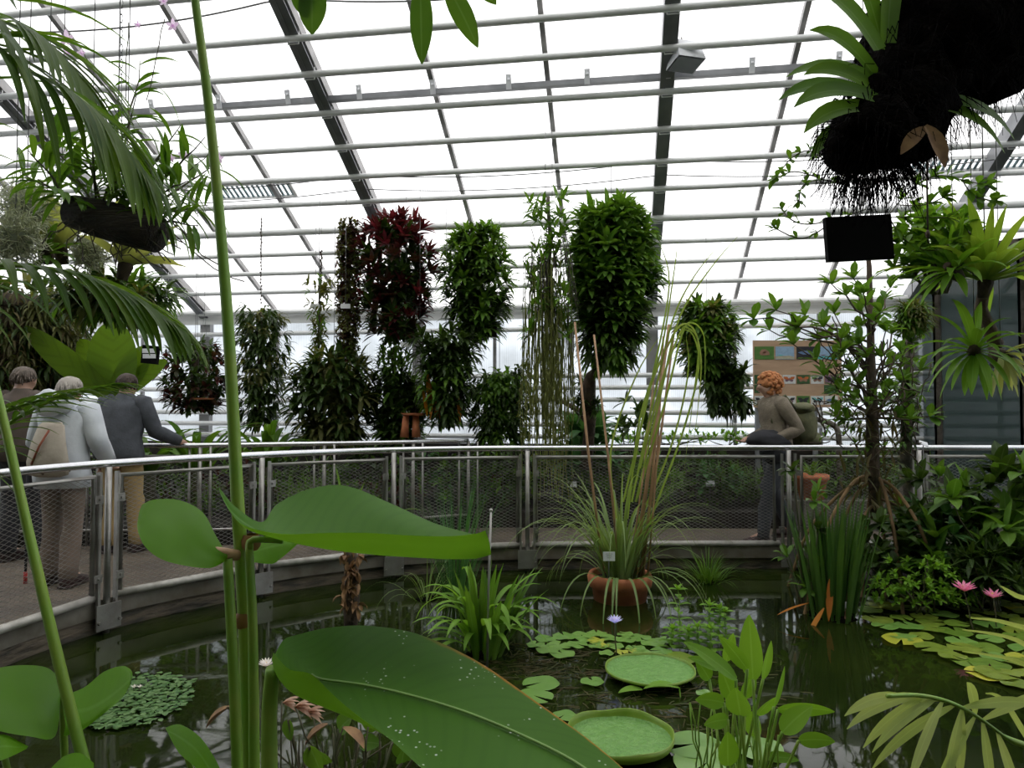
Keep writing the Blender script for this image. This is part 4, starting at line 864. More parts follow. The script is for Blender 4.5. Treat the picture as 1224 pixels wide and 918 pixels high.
def giant(label, x, y, wpx, seed=0, rim=.05):
    c = G(x, y, .034); r = wpx / 2 * c.y / F; root = thing('giant_lily_pad', label, 'lily pad', c); n = 48
    mb = MB(); vs = [c.copy()]; 
    for q in (.33, .66, .93, 1.0):
        for k in range(n):
            a = 2 * PI * k / n; d = -.06 * max(0, math.cos(a - 1.7)) ** 30
            vs.append(c + V((q + d * q) * r * math.cos(a), (q + d * q) * r * math.sin(a), .0 if q < .95 else .008))
    fs = [(0, 1 + k, 1 + (k + 1) % n) for k in range(n)] + [(1 + j * n + k, 1 + (j + 1) * n + k, 1 + (j + 1) * n + (k + 1) % n, 1 + j * n + (k + 1) % n) for j in range(3) for k in range(n)]
    mb.add(vs, fs); 
    for k in range(0):
        a = 2 * PI * k / 14; mb.tube([c + V(.03 * math.cos(a), .03 * math.sin(a), 0), c + V(.93 * r * math.cos(a), .93 * r * math.sin(a), 0)], .0022, 4)
    mb.build('pad_blade', M['padv'], root)
    mb = MB(); vs = []
    for q, z in ((1.0, .008), (1.035, rim * .55), (1.03, rim), (1.01, rim * .98), (1.012, rim * .5), (.985, .008)):
        for k in range(n):
            a = 2 * PI * k / n; d = -.06 * max(0, math.cos(a - 1.7)) ** 30; w_ = 1 + .1 * math.sin(5 * a + seed)
            vs.append(c + V((q + d) * r * math.cos(a), (q + d) * r * math.sin(a), z * w_ - .006))
    mb.add(vs, [(j * n + k, (j + 1) * n + k, (j + 1) * n + (k + 1) % n, j * n + (k + 1) % n) for j in range(5) for k in range(n)]); mb.build('raised_rim', M['padrim'], root)
giant('giant lily pad with low rim floating beside the purple water lily', 777, 802, 102, 0, .025)
giant('nearest giant lily pad with upturned yellow-green rim, right of the big leaf', 741, 884, 122, 2, .045)
for x, y, wd, lb, m_ in ((647, 816, 44, 'plain round pad by the tip of the speckled leaf', 'pad'), (708, 814, 28, 'small notched pad alone between the two giant pads', 'pad'), (638, 832, 46, 'round pad partly hidden by the edge of the speckled leaf', 'pad'), (675, 855, 30, 'small pad tucked behind the nearest giant pad', 'pad'), (830, 890, 70, 'pale round pad right of the nearest giant pad', 'pad'), (845, 912, 80, 'pale round pad at the bottom edge under the arrow-leaf plant', 'pad'), (905, 893, 60, 'pale round pad under the arrow-leaf plant stems', 'pad'), (812, 786, 40, 'dark green pad behind the giant pad near the mint shoots', 'pado'), (842, 828, 20, 'tiny pad left of the arrow-leaf plant', 'pad')):
    pad(lb, x, y, wd, M[m_], wave=.003)
cl = [(652, 763, 26), (674, 760, 28), (695, 759, 26), (713, 757, 24), (728, 762, 22), (668, 771, 30), (690, 770, 26), (654, 776, 28), (672, 781, 30), (640, 770, 22), (715, 771, 24), (735, 772, 22), (748, 764, 24), (765, 762, 26), (780, 768, 28), (760, 775, 24), (795, 765, 24), (700, 764, 22), (770, 781, 26), (790, 778, 26), (725, 780, 18), (748, 758, 20)]
for x, y, wd in cl: pad('small pale green lily pad in the cluster behind the giant pad', x, y, wd, M['pad'], 'lily_pad', 'small pads round the purple water lily', wave=.004)
for x, y, wd, lb in ((712, 765, 20, 'yellow pad left of the purple flower stem'), (720, 771, 16, 'tiny yellow-green pad left of the purple flower stem'), (743, 779, 16, 'orange-yellow pad right of the purple flower stem'), (755, 777, 14, 'green-yellow pad touching the orange one')): pad(lb, x, y, wd, M['pady'])
random.seed(4)
placed = []
for i in range(900):
    x = U(1035, 1270); y = U(716, 822); 
    if y > 742 + (x - 1035) * .42 or len(placed) > 95: continue
    wd = U(26, 40) * (y - 486) / 270
    if any(abs(x - a) < (wd + c_) * .34 and abs(y - b) < (wd + c_) * .105 for a, b, c_ in placed): continue
    placed.append((x, y, wd)); pad('olive green lily pad in the carpet of pads before the pink lilies', x, y, wd, M[random.choice(['pado', 'pado', 'padm', 'pad'])], 'lily_pad', 'pads under the pink water lilies', wave=.003, tilt=U(-.02, .03), z=.012 + .012 * random.random())
for x, y, wd, lb in ((1058, 724, 36, 'orange-yellow pad at the far left tip of the right pad carpet'), (1078, 764, 44, 'bright yellow pad in the left part of the right pad carpet'), (1180, 805, 46, 'yellow-green notched pad at the front of the right pad carpet'), (1218, 785, 30, 'yellow pad at the right edge'), (1215, 726, 30, 'yellow pad near the right pink lily')): pad(lb, x, y, wd, M['pady'], z=.014)
def water_lily(label, x, y, x0, y0, size, m_, n=16, stalk_m='stemd'):
    b0 = G(x0, y0); c = W(x, y, b0.y); root = thing('water_lily', label, 'flower', b0); mb = MB(); mb.tube(wob(b0 - V(0, 0, .05), c, 5, .02), .004, 5); mb.build('stalk', M[stalk_m], root)
    mb = MB()
    for k in range(2):
        for i in range(n // 2): a = i * 4 * PI / n + k * .3; e = (.55, 1.1)[k]; mb.leaf(c, V(math.cos(a), math.sin(a), e), size, size * .27, .0, 4, .5, 'lance')
    mb.build('petals', m_, root); mb = MB()
    for i in range(10): mb.tube([c, c + V(U(-.3, .3), U(-.3, .3), 1) * size * .45], size * .04, 4)
    mb.build('stamens', M['yellow'], root)
water_lily('pale purple star-shaped water lily on a dark stalk in mid pond', 735, 745, 736, 790, .055, M['lilac'], 20)
water_lily('left of the two pink water lilies at the right', 1153, 707, 1165, 752, .085, M['pink'], 16)
water_lily('right of the two pink water lilies at the right', 1187, 715, 1192, 752, .075, M['pink'], 12)
water_lily('white water lily left of the speckled leaf', 318, 797, 320, 860, .045, M['whitep'], 22)
water_lily('tiny white bloom on the floating leaf mosaic', 160, 822, 160, 828, .02, M['whitep'], 8); water_lily('tiny white bloom, right one of the pair on the leaf mosaic', 167, 822, 167, 828, .02, M['whitep'], 8)
M['mosaic'] = leafmat('mosaic_leaf', (.04, .12, .025), (.14, .24, .08), .15, .4, 0)
# floating mosaic of small leaves
c = G(155, 842); mb = MB()
for i in range(1500):
    x = U(80, 232); y = U(800, 874)
    if ((x - 158) / 74) ** 2 + ((y - 838 + (x - 158) * .18) / 30) ** 2 > 1 + U(-.15, .1): continue
    p = G(x, y, U(.004, .02)); a = U(0, 6.28); mb.leaf(p, V(math.cos(a), math.sin(a), U(.02, .25)), U(.025, .04), U(.022, .03), .3, 3, .1, 'oval')
tag(mb.build('floating_mosaic_plant', M['mosaic']), 'floating mat of tiny blue-green leaves behind the round leaf, lower left', 'water plant', kind='stuff')
# pondweed tangle just under the surface
mb = MB()
for i in range(420):
    x = random.gauss(760, 80); y = U(790, 900); 
    if 640 < x < 700 and y > 850: continue
    p = G(x, y, -.004); a = U(0, 6.28); q = p + V(math.cos(a), math.sin(a) * .6, 0) * U(.05, .16) + V(0, 0, U(.002, .007)); mb.tube([p, p.lerp(q, .5) + V(0, 0, U(0, .006)), q], .0035, 3, r=random.random(), caps=False)
for i in range(260):
    x = random.gauss(650, 40); y = U(770, 812); p = G(x, y, -.004); a = U(0, 6.28); q = p + V(math.cos(a), math.sin(a) * .6, .1) * U(.05, .16); mb.tube([p, q], .003, 3, r=random.random(), caps=False)
tag(mb.build('pondweed', M['g_brown']), 'dark brownish pondweed tangle around the giant pads', 'water plant', kind='stuff')
# ---------------------------------------------------------------- potted sedge
pc = G(741, 716); root = thing('potted_sedge', 'tall arching sedge with bamboo canes in a terracotta pot standing in the pond', 'potted plant', pc)
pr = 74 / 2 * pc.y / F
mb = MB(); mb.lathe([(0, -.02), (pr * .82, -.02), (pr * .9, .1), (pr * 1.0, .105), (pr * 1.04, .17), (pr * .98, .2), (pr * .88, .19), (pr * .86, .13), (0, .13)], pc, 32); mb.build('pot', M['terra'], root)
mb = MB(); mb.lathe([(0, .15), (pr * .88, .15)], pc, 24); mb.build('soil', M['soil'], root)
Yp = pc.y; mc = MB()
for x0, y0, x1, y1, r in ((722, 690, 687, 385, .011), (741, 690, 710, 400, .010), (757, 690, 800, 388, .017), (768, 690, 793, 402, .012), (764, 690, 806, 395, .011), (752, 690, 783, 440, .008), (774, 690, 790, 470, .008)):
    P = [W(x0, y0, Yp), W((x0 + x1) / 2 + U(-2, 2), (y0 + y1) / 2, Yp - .02), W(x1, y1, Yp + .03)]; mc.tube(P, [r, r * .9, r * .75], 7)
mc.build('bamboo_cane', M['cane'], root)
mg, mg2 = MB(), MB(); M['tallb'] = leafmat('tall_blade', (.2, .3, .05), (.3, .36, .1), .35, .5, .1)
for i in range(120):
    a = U(0, 6.28); p = pc + V(math.cos(a) * pr * U(.1, .55), math.sin(a) * pr * U(.1, .55), .15); mg.leaf(p, V(math.cos(a) * U(.2, .9), math.sin(a) * U(.2, .7), 1.5), U(.55, 1.2), U(.016, .03), U(1.6, 3.6), 12, .3, 'grass')
for i in range(24):
    a = U(0, 6.28); p = pc + V(math.cos(a) * pr * .7, math.sin(a) * pr * .7, .17); mg.leaf(p, V(math.cos(a), math.sin(a) - .3, .9), U(.5, .75), U(.02, .028), 3.4, 10, .3, 'grass')
mg.build('arching_blades', M['g_grey'], root)
for x0, y0, xs, m in (((757, 560, [(775, 470), (800, 410), (815, 388), (830, 395), (838, 430), (835, 480), (828, 540)], 0)), (765, 560, [(790, 460), (812, 400), (822, 392), (835, 412), (828, 480), (818, 560)], 0), (760, 600, [(795, 480), (815, 400), (828, 386), (842, 405), (842, 470)], 0), (750, 620, [(765, 500), (790, 420), (805, 330), (810, 290)], 0), (760, 600, [(790, 470), (812, 380), (850, 320), (886, 278)], 0), (755, 600, [(785, 460), (805, 380), (830, 330), (862, 290)], 0), (745, 600, [(780, 450), (800, 340), (788, 290)], 0), (755, 640, [(800, 540), (822, 450), (820, 400)], 0), (740, 640, [(730, 540), (760, 450), (790, 400)], 0), (770, 640, [(815, 520), (835, 440), (828, 400), (810, 393)], 0)):
    P = catm([W(x0, y0, Yp)] + [W(a, b, Yp + U(-.06, .06)) for a, b in xs], 5); n = len(P); vs = []; uv = []
    for k in range(n):
        d = norm(P[min(n - 1, k + 1)] - P[max(0, k - 1)]); s = norm(d.cross(V(.3, 1, 0))); h = .008 * (1 - (k / (n - 1)) ** 3 * .95); vs += [P[k] - s * h, P[k] + V(0, -.003, 0), P[k] + s * h]; uv += [(0, k / n), (.5, k / n), (1, k / n)]
    mg2.add(vs, [(k * 3 + j, k * 3 + j + 1, k * 3 + j + 4, k * 3 + j + 3) for k in range(n - 1) for j in (0, 1)], uv, random.random())
mg2.build('tall_blades', M['tallb'], root)
Lp = W(728, 665, Yp - .26); mb = MB(); mb.box(Lp, (.085, .006, .065)); l_ = mb.build('name_label', M['white'], root, smooth=False)
for k in range(3): mb = MB(); mb.box(Lp + V(0, -.004, .018 - k * .014), (.05 - .01 * k, .001, .003)); mb.build('print_line', M['wire'], l_, smooth=False)
mb = MB(); mb.tube([Lp + V(0, .006, 0), Lp + V(0, .03, -.2)], .004, 5); mb.build('label_stake', M['wire'], root)
M['iris'] = leafmat('iris_blade', (.035, .09, .018), (.07, .14, .03), .25, .5, .1)
# ---------------------------------------------------------------- other water plants
def tuft(name, label, base, n, L, wd, m_, droop, rad, upz=1.5, prof='grass', segs=8, cat='water plant', seed=1):
    random.seed(seed); root = thing(name, label, cat, base); mb = MB(); base = Vector(base)
    for i in range(n):
        a = U(0, 6.28); q = U(.1, 1); p = base + V(math.cos(a) * rad * q, math.sin(a) * rad * q, -.03); mb.leaf(p, V(math.cos(a) * q, math.sin(a) * q, upz * U(.8, 1.4)), L * U(.6, 1.1), wd * U(.8, 1.1), droop * U(.6, 1.3), segs, .3, prof)
    mb.build('blades', m_, root); mb = MB(); mb.ball(base + V(0, 0, -.02), (rad * .9, rad * .9, .05), 10, 6, jit=.3); mb.build('root_clump', M['root'], root); return root
tuft('arrowhead_plant', 'clump of fresh green lance leaves in the pond centre with a metal stake', G(575, 782), 34, .55, .06, M['g_mid'], .7, .12, 2.2, 'pick', 8, seed=3)
random.seed(44); mb = MB(); o_ = bpy.data.objects['arrowhead_plant']; g_ = G(575, 782)
for i in range(40): a = U(0, 6.28); q = U(.4, 1); mb.leaf(g_ + V(math.cos(a) * .1, math.sin(a) * .1, U(.05, .3)), V(math.cos(a) * q, math.sin(a) * q, U(.3, 1.3)), U(.25, .42), .045, U(1.4, 2.4), 8, .2, 'pick')
mb.build('drooping_blades', M['g_lit'], o_)
tuft('fine_grass', 'fine arching blue-green grass before the railing behind the leaf tip', G(545, 712), 110, 1.05, .009, M['g_blue'], 1.5, .12, 2.6, 'grass', 12, seed=4)
tuft('trailing_grass', 'few thin grass blades by the railing foot left of centre', G(510, 716), 24, .5, .009, M['g_grey'], 2.6, .1, 1.0, 'grass', 10, seed=5)
tuft('small_papyrus', 'small feathery green tuft at the pond edge right of the potted sedge', G(846, 694), 130, .36, .010, M['g_mid'], 1.6, .1, 1.0, 'grass', 7, seed=6)
tuft('sword_iris', 'upright clump of dark sword leaves at the pond edge before the shrub', G(995, 736), 110, .82, .03, M['iris'], .5, .2, 3.6, 'strap', 9, seed=7)
mb = MB(); p = G(985, 742); mb.leaf(p + V(.05, 0, .3), V(-.25, -.4, -1), .3, .045, .2, 5); mb.leaf(p + V(-.02, -.05, .1), V(-.5, -.3, -.5), .25, .04, .2, 5); mb.leaf(p + V(-.1, 0, .12), V(-1, -.2, -.2), .25, .03, .2, 5); mb.build('dead_blades', M['orange'], bpy.data.objects['sword_iris'], label='yellowed orange dead blades')
sb = G(582, 800); mb = MB(); mb.tube([sb - V(0, 0, .1), W(584, 700, sb.y), W(587, 611, sb.y)], .007, 6); mb.ball(W(587, 610, sb.y), .011, 6, 5); tag(mb.build('metal_stake', M['galv']), 'thin grey metal stake standing in the pond clump', 'stake')
# stump with shoots
random.seed(9); g = G(418, 748); root = thing('rotting_stump', 'brown withered stump in the pond with fresh shoots on top', 'stump', g); mb = MB(); Yb = g.y
mb.tube([g - V(0, 0, .1), W(420, 735, Yb), W(419, 712, Yb), W(421, 690, Yb), W(419, 668, Yb), W(418, 655, Yb)], [.035, .05, .062, .045, .05, .03], 10); mb.build('stump', M['bark'], root)
mb = MB()
for i in range(70): mb.leaf(W(419 + U(-11, 11), U(658, 728), Yb - .04), V(U(-1, 1), -.4, U(-1.2, .5)), U(.04, .09), .03, 1.5, 4, .9, 'lance', roll=U(-1, 1))
mb.build('dead_scales', M['brown'], root); mb = MB()
for x, y, L, w_ in ((412, 640, .45, .07), (405, 640, .42, .05), (425, 640, .4, .06), (417, 640, .3, .05)): mb.leaf(W(x, 660, Yb), V((x - 417) * .02, 0, 1), L, w_, .1, 6, .3, 'lance')
mb.leaf(W(409, 610, Yb), V(-.15, 0, 1), .3, .06, .1, 6, .3, 'lance'); mb.leaf(W(425, 610, Yb), V(.3, 0, 1), .2, .05, .1, 6, .3, 'lance'); mb.leaf(W(470, 615, Yb), V(1, 0, .5), .2, .03, .8, 6); mb.tube([W(418, 655, Yb), W(430, 625, Yb), W(470, 615, Yb)], .006, 5); mb.build('shoots', M['g_mid'], root)
# mint-like shoots
def mint(label, x, y0, y1, s=1.0):
    g = G(x, y0); root = thing('leafy_shoot', label, 'water plant', g); t = W(x + U(-4, 4), y1, g.y); P = wob(g - V(0, 0, .03), t, 8, .02); mb = MB(); mb.tube(P, .003, 5); mb.build('stem', M['stem'], root); mb = MB()
    for k in range(2, 9):
        a = k * 1.57
        for s_ in (0, PI): mb.leaf(P[k], V(math.cos(a + s_), math.sin(a + s_), .35), .07 * s * (1.25 - k * .06), .034 * s, .6, 4, .2, 'oval')
    cluster(mb, P[-1], V(0, 0, 1), 7, .045 * s, .022, 1.2, .3, 'oval', 3); mb.build('leaves', M['g_lit'], root)
for x, y0, y1, lb in ((813, 770, 706, 'tallest single leafy shoot right of the potted sedge'), (845, 768, 724, 'leafy shoot just right of the tallest one'), (858, 770, 728, 'middle leafy shoot of the group of shoots in the pond'), (868, 768, 732, 'rightmost leafy shoot of the pond group'), (802, 776, 752, 'short leafy shoot left of the tallest one'), (822, 778, 755, 'short leafy shoot under the tallest one'), (850, 782, 752, 'short leafy shoot before the pond group'), (835, 780, 750, 'short leafy shoot at the left of the pond group')): mint(lb, x, y0, y1, 1.15)
# arrow-leaf (pickerel) plant lower right of centre
def leafplant(name, label, base, leaves, stems_m, m_, Y, cat='water plant', extra=0):
    root = thing(name, label, cat, base); ms = MB()
    for (x, y, ang, L, wd, dY) in leaves:      # position of leaf foot, direction on the picture plane in degrees from up, length/width in metres
        p = W(x, y, Y + dY); g = Vector((base[0] + (p.x - base[0]) * .35 + U(-.04, .04), base[1] + U(-.08, .08), -.03)); P = catm([g, g.lerp(p, .5) + V((p.x - g.x) * .05, 0, .02), p], 5); ms.tube(P, .0055, 6)
        a = math.radians(ang); d = V(math.sin(a), U(-.35, .0), math.cos(a)); mb = MB(); rl = U(-.9, .9); mb.leaf(p, d, L, wd, .35, 10, .25, 'pick', roll=rl, up=V(0, -1, .25)); mb.build('leaf', m_, root)
    for i in range(extra): g = Vector((base[0] + U(-.15, .15), base[1] + U(-.15, .15), -.03)); ms.tube(wob(g, g + V(U(-.06, .06), U(-.05, .05), U(.15, .4)), 5, .04), .003, 5)
    ms.build('stems', stems_m, root)
random.seed(15)
bx = W(880, 960, 2.6); bx = (bx.x, bx.y, 0)
leafplant('pickerel_plant', 'fresh green plant with upright spoon leaves, lower right of centre', bx, [
 (900, 812, -4, .24, .085, 0), (912, 812, 8, .15, .055, .05), (893, 800, -35, .16, .05, -.1), (880, 812, -48, .24, .06, .05), (875, 835, -20, .15, .07, .1), (868, 790, 8, .12, .05, .15), (925, 845, 12, .15, .055, -.05), (885, 855, -12, .12, .085, -.1), (865, 840, -70, .12, .06, .1), (870, 860, -85, .1, .055, 0), (935, 875, 38, .14, .075, -.1), (930, 848, 78, .19, .065, 0), (900, 880, 0, .11, .07, .15), (955, 885, 75, .12, .055, 0), (915, 905, 85, .12, .04, .05), (870, 915, -5, .14, .07, -.2), (905, 855, 30, .11, .06, .1), (860, 800, -60, .14, .04, .2), (890, 835, 10, .12, .06, .1), (848, 812, -30, .1, .06, .2)], M['stem'], M['g_lit'], 2.6, extra=26)
g = G(770, 830); mb = MB(); mb.leaf(W(768, 824, g.y), V(-1, -.2, .15), .13, .07, .5, 7, .2, 'pick'); mb.leaf(W(812, 822, g.y), V(-1, -.1, .4), .19, .08, .9, 8, .1, 'pick'); mb.tube([G(815, 850, -.05), W(812, 822, g.y)], .004, 5); tag(mb.build('floating_leaf', M['g_lit']), 'curled pale leaf just in front of the farther giant pad', 'leaf')
# lower centre: heart leaves, thin dark stems, faded buds
random.seed(18)
bx = W(395, 1000, 2.45); bx = (bx.x, bx.y, 0)
leafplant('heart_leaf_plant', 'low water plant with heart leaves and thin dark stems under the speckled leaf', bx, [
 (405, 872, 40, .07, .07, 0), (430, 888, 80, .08, .06, .1), (370, 892, 150, .09, .08, -.2), (470, 885, 120, .1, .075, .1), (500, 900, 60, .08, .07, 0), (452, 870, -60, .07, .06, .2), (345, 860, 170, .07, .06, 0), (480, 912, 10, .06, .06, -.1), (540, 900, 100, .08, .06, .1), (395, 912, -40, .08, .07, -.1), (600, 915, 10, .09, .05, .2)], M['stemd'], M['g_mid'], 2.5, extra=60)
mb = MB(); rt = thing('faded_water_lily', 'faded pinkish lily buds and brown leaves under the speckled leaf', 'flower', (bx[0], bx[1], 0))
for x, y, s in ((352, 845, .045), (366, 852, .04), (338, 840, .035)):
    c = W(x, y, 2.4)
    for i in range(7): a = i * .9; mb.leaf(c, V(.8, math.cos(a) * .4, math.sin(a) * .4), s * 1.6, s * .5, .3, 4, .5)
mb.build('faded_petals', leafmat('faded_petal', (.42, .26, .2), (.5, .36, .28), .25, .7, 0, tcol=(1, .85, .7)), rt)
for x, y, dx, dz, L in ((275, 845, -.8, -.5, .1), (330, 845, -.3, -1, .13), (410, 870, .6, -.3, .1), (392, 866, -.8, -.5, .1), (300, 838, -.9, -.3, .08), (470, 885, .9, -.2, .1)): mb = MB(); mb.leaf(W(x, y, 2.45), V(dx, -.2, dz), L, .05, .5, 6, .6, 'lance'); mb.build('withered_leaf', M['brown'], rt) 
mb = MB(); [mb.tube(wob(V(bx[0] + U(-.3, .2), bx[1] + U(-.1, .1), -.02), W(x, y, 2.45), 5, .03), .003, 5) for x, y in ((352, 845), (275, 845), (338, 840), (410, 870), (470, 885))]; mb.build('stalks', M['stemd'], rt)
# ---------------------------------------------------------------- right bank shrubs
random.seed(19)
M['soilb'] = M['soil']
mb = MB(); vs = []
for k in range(12):
    a = PI * k / 11
    g = V(4.7 - 1.9 * math.sin(a) ** .6 * 1.0, 5.85 + .42 * -math.cos(a), 0); vs += [g + V(0, 0, -.2), g + V(0, 0, .06), g + V(.2 * 1, 0, .1)]
mb.add(vs + [V(5.5, 5.85, .12)], [(i * 3, (i + 1) * 3, (i + 1) * 3 + 1, i * 3 + 1) for i in range(11)] + [(i * 3 + 1, (i + 1) * 3 + 1, (i + 1) * 3 + 2, i * 3 + 2) for i in range(11)] + [(i * 3 + 2, (i + 1) * 3 + 2, 36) for i in range(11)]); struct('floor_right_bank', mb, M['soil'])
def gb(px, py, z=.05): return G(px, py, z)
for nm, lb, px, py, sz, ncl, nl, L, wd, m_, pr_ in (
 ('broad_leaf_shrub', 'broad-leafed shrub behind the right pink water lily', 1170, 716, (.42, .3, .75), 34, 7, .26, .085, 'g_mid', 'lance'),
 ('broad_leaf_shrub', 'broad-leafed shrub behind the round-leaf shrubs, left of the pink lilies', 1130, 700, (.4, .25, .85), 34, 7, .2, .07, 'g_mid', 'lance'),
 ('broad_leaf_shrub', 'taller broad-leafed shrub at the right edge before the railing', 1235, 712, (.45, .3, .95), 40, 7, .27, .09, 'g_mid', 'lance'),
 ('round_leaf_shrub', 'grey-green round-leafed shrub right of the sword iris', 1060, 712, (.3, .22, .55), 46, 5, .12, .075, 'g_dark', 'oval'),
 ('round_leaf_shrub', 'round-leafed shrub between sword iris and broad-leafed shrub', 1110, 708, (.34, .25, .62), 46, 6, .14, .07, 'g_blue', 'oval'),
 ('small_leaf_bush', 'fresh small-leafed bush at the water edge left of the pink lilies', 1100, 728, (.34, .16, .34), 100, 6, .055, .024, 'g_lit', 'oval'),
 ('small_leaf_bush', 'small-leafed creeping bush between the two pink lilies', 1150, 722, (.28, .12, .12), 40, 6, .05, .024, 'g_lit', 'oval'),
 ('dark_fan_plant', 'dark narrow-leafed plant behind the pink lilies', 1185, 726, (.3, .2, .4), 34, 8, .2, .03, 'g_dark', 'lance'),
 ('rosette_shrub', 'light rosette-leafed twiggy shrub left of the sword iris by the railing', 965, 722, (.16, .14, .95), 9, 7, .12, .05, 'g_mid', 'obov')):
    shrub(nm, lb, 'shrub', gb(px, py), sz, ncl, nl, L, wd, M[m_], pr_, m2=M['g_dark'] if m_ in ('g_mid', 'g_blue') else None, lift=.1)
for x, y, Y, lb in ((1104, 530, 6.2, 'white label tilted on the right handrail'), (1074, 597, 6.0, 'white label among the prop roots')):
    c = W(x, y, Y); root = thing('plant_label', lb, 'label', c); mb = MB(); mb.box(c, (.075, .005, .045), Matrix.Rotation(.3, 3, 'Y') @ Matrix.Rotation(-.7, 3, 'X')); mb.build('card', M['white'], root, smooth=False); mb = MB(); mb.tube([c + V(0, .006, 0), Vector((c.x, c.y + .02, .05))], .004, 5); mb.build('stake', M['wire'], root)
mb = MB(); c = G(1006, 735); mb.box(c + V(0, -.08, .04), (.02, .02, .14)); tag(mb.build('white_marker', M['white'], smooth=False), 'small white marker peg at the foot of the sword iris', 'marker')
# ================================================================ near foreground
def stemp(P, n=5):
    a, b = P[0], P[1]; return [a.lerp(b, k / 5) for k in range(5)] + catm(P[1:], n)
_tube = MB.tube
def tube2(s, pts, rad, n=6, m=0, r=.5, caps=True, r0=None, r1=None):
    if rad is None: rad = [r0 + (r1 - r0) * max(0, i - 3) / (len(pts) - 4) for i in range(len(pts))]
    return _tube(s, pts, rad, n, m, r, caps)
MB.tube = tube2
def patch(cols, mb, sub=8, r=.5):          # cols: list of rows along the leaf, each a list of (x,y,Y) across
    g = [[W(*p) for p in row] for row in cols]; rows = [catm(r_, sub) for r_ in g]; m = len(rows[0]); grid = []
    cs = [catm([rows[i][j] for i in range(len(rows))], sub) for j in range(m)]
    L = len(cs[0]); vs = []; uv = []
    for i in range(L):
        for j in range(m): vs.append(cs[j][i]); uv.append((j / (m - 1), i / (L - 1)))
    mb.add(vs, [(i * m + j, i * m + j + 1, (i + 1) * m + j + 1, (i + 1) * m + j) for i in range(L - 1) for j in range(m - 1)], uv, r)
base = W(296, 1000, 1.08); base = Vector((base.x, base.y, 0))
root = thing('thalia', 'tall water plant with huge paddle leaves and a stem rising to the top edge', 'water plant', base)
mb = MB()
mb.tube(stemp([base, W(300, 918, 1.1), W(292, 720, 1.1), W(284, 600, 1.1), W(272, 380, 1.1), W(252, 150, 1.1), W(232, -10, 1.1), W(228, -60, 1.1)], 6), None, 10, r0=.0125, r1=.005); mb.build('tall_stem', M['stem'], root)
mb = MB(); mb.tube(stemp([base + V(-.03, 0, 0), W(284, 918, 1.06), W(279, 800, 1.06), W(272, 668, 1.06)], 5), None, 10, r0=.0085, r1=.007); mb.build('leaf_stalk', M['stem'], root)
mb = MB(); mb.tube(stemp([base + V(.03, 0, 0), W(304, 918, 1.08), W(302, 750, 1.08), W(298, 660, 1.08), W(300, 645, 1.1)], 5), None, 10, r0=.0085, r1=.005); mb.build('leaf_stalk', M['stem'], root)
mb = MB(); c = W(266, 660, 1.06); mb.tube([W(256, 657, 1.06), W(268, 662, 1.06), W(284, 664, 1.08)], [.005, .009, .008], 10); mb.build('stalk_joint', M['cane'], root)
for x, y in ((292, 741), (300, 648)): mb = MB(); c = W(x, y, 1.1); mb.lathe([(.010, -.012), (.0145, -.006), (.015, .004), (.011, .012)], c, 12); mb.build('stem_node', mat('red_node', (.25, .1, .04), (.3, .16, .05), .6), root)
# round left leaf
mb = MB(); patch([
 [(272, 664, 1.05), (272, 666, 1.05), (270, 669, 1.05), (268, 671, 1.05), (266, 673, 1.05)],
 [(258, 640, 1.09), (252, 650, 1.06), (246, 660, 1.04), (246, 670, 1.02), (250, 679, 1.01)],
 [(242, 612, 1.13), (230, 625, 1.08), (222, 645, 1.04), (218, 664, 1.01), (220, 676, .99)],
 [(215, 598, 1.15), (205, 612, 1.1), (198, 632, 1.04), (194, 654, 1.0), (192, 668, .98)],
 [(185, 597, 1.15), (178, 608, 1.1), (174, 622, 1.05), (172, 640, 1.01), (173, 653, .99)],
 [(170, 603, 1.14), (167, 610, 1.1), (165, 620, 1.06), (164, 628, 1.03), (165, 636, 1.01)]], mb, 5); mb.build('leaf', M['bigu'], root)
# leaf behind
mb = MB(); patch([
 [(300, 650, 1.22), (300, 660, 1.2), (302, 672, 1.18)], [(330, 640, 1.25), (330, 652, 1.22), (325, 674, 1.19)], [(356, 636, 1.27), (352, 648, 1.24), (335, 668, 1.2)], [(366, 640, 1.28), (356, 650, 1.25), (345, 660, 1.22)]], mb, 5); mb.build('leaf', M['bigu'], root)
# large horizontal folded leaf : far edge - keel - near edge
mb = MB(); patch([
 [(263, 584, 1.0), (262, 583, .995), (262, 585, .99), (263, 588, .985), (263, 590, .98)],
 [(282, 606, 1.03), (279, 608, 1.01), (276, 611, 1.0), (275, 612, .99), (274, 610, .98)],
 [(313, 624, 1.1), (308, 628, 1.07), (305, 633, 1.04), (298, 634, 1.0), (292, 628, .98)],
 [(332, 602, 1.2), (330, 622, 1.14), (338, 645, 1.07), (338, 643, 1.0), (335, 638, .97)],
 [(372, 584, 1.24), (376, 616, 1.17), (388, 655, 1.07), (390, 645, 1.0), (392, 637, .97)],
 [(415, 581, 1.26), (420, 614, 1.18), (440, 661, 1.07), (440, 648, 1.0), (440, 637, .97)],
 [(468, 602, 1.24), (472, 624, 1.16), (490, 665, 1.07), (490, 652, 1.0), (490, 640, .97)],
 [(516, 624, 1.2), (520, 638, 1.14), (535, 668, 1.06), (535, 654, 1.0), (536, 641, .97)],
 [(560, 637, 1.12), (562, 648, 1.08), (566, 668, 1.03), (566, 652, .99), (567, 638, .97)],
 [(582, 640, 1.02), (584, 648, 1.0), (587, 663, .98), (585, 648, .97), (580, 634, .97)]], mb, 6); lf = mb.build('leaf', M['big2'], root); lf['label'] = 'large folded horizontal leaf pointing right'
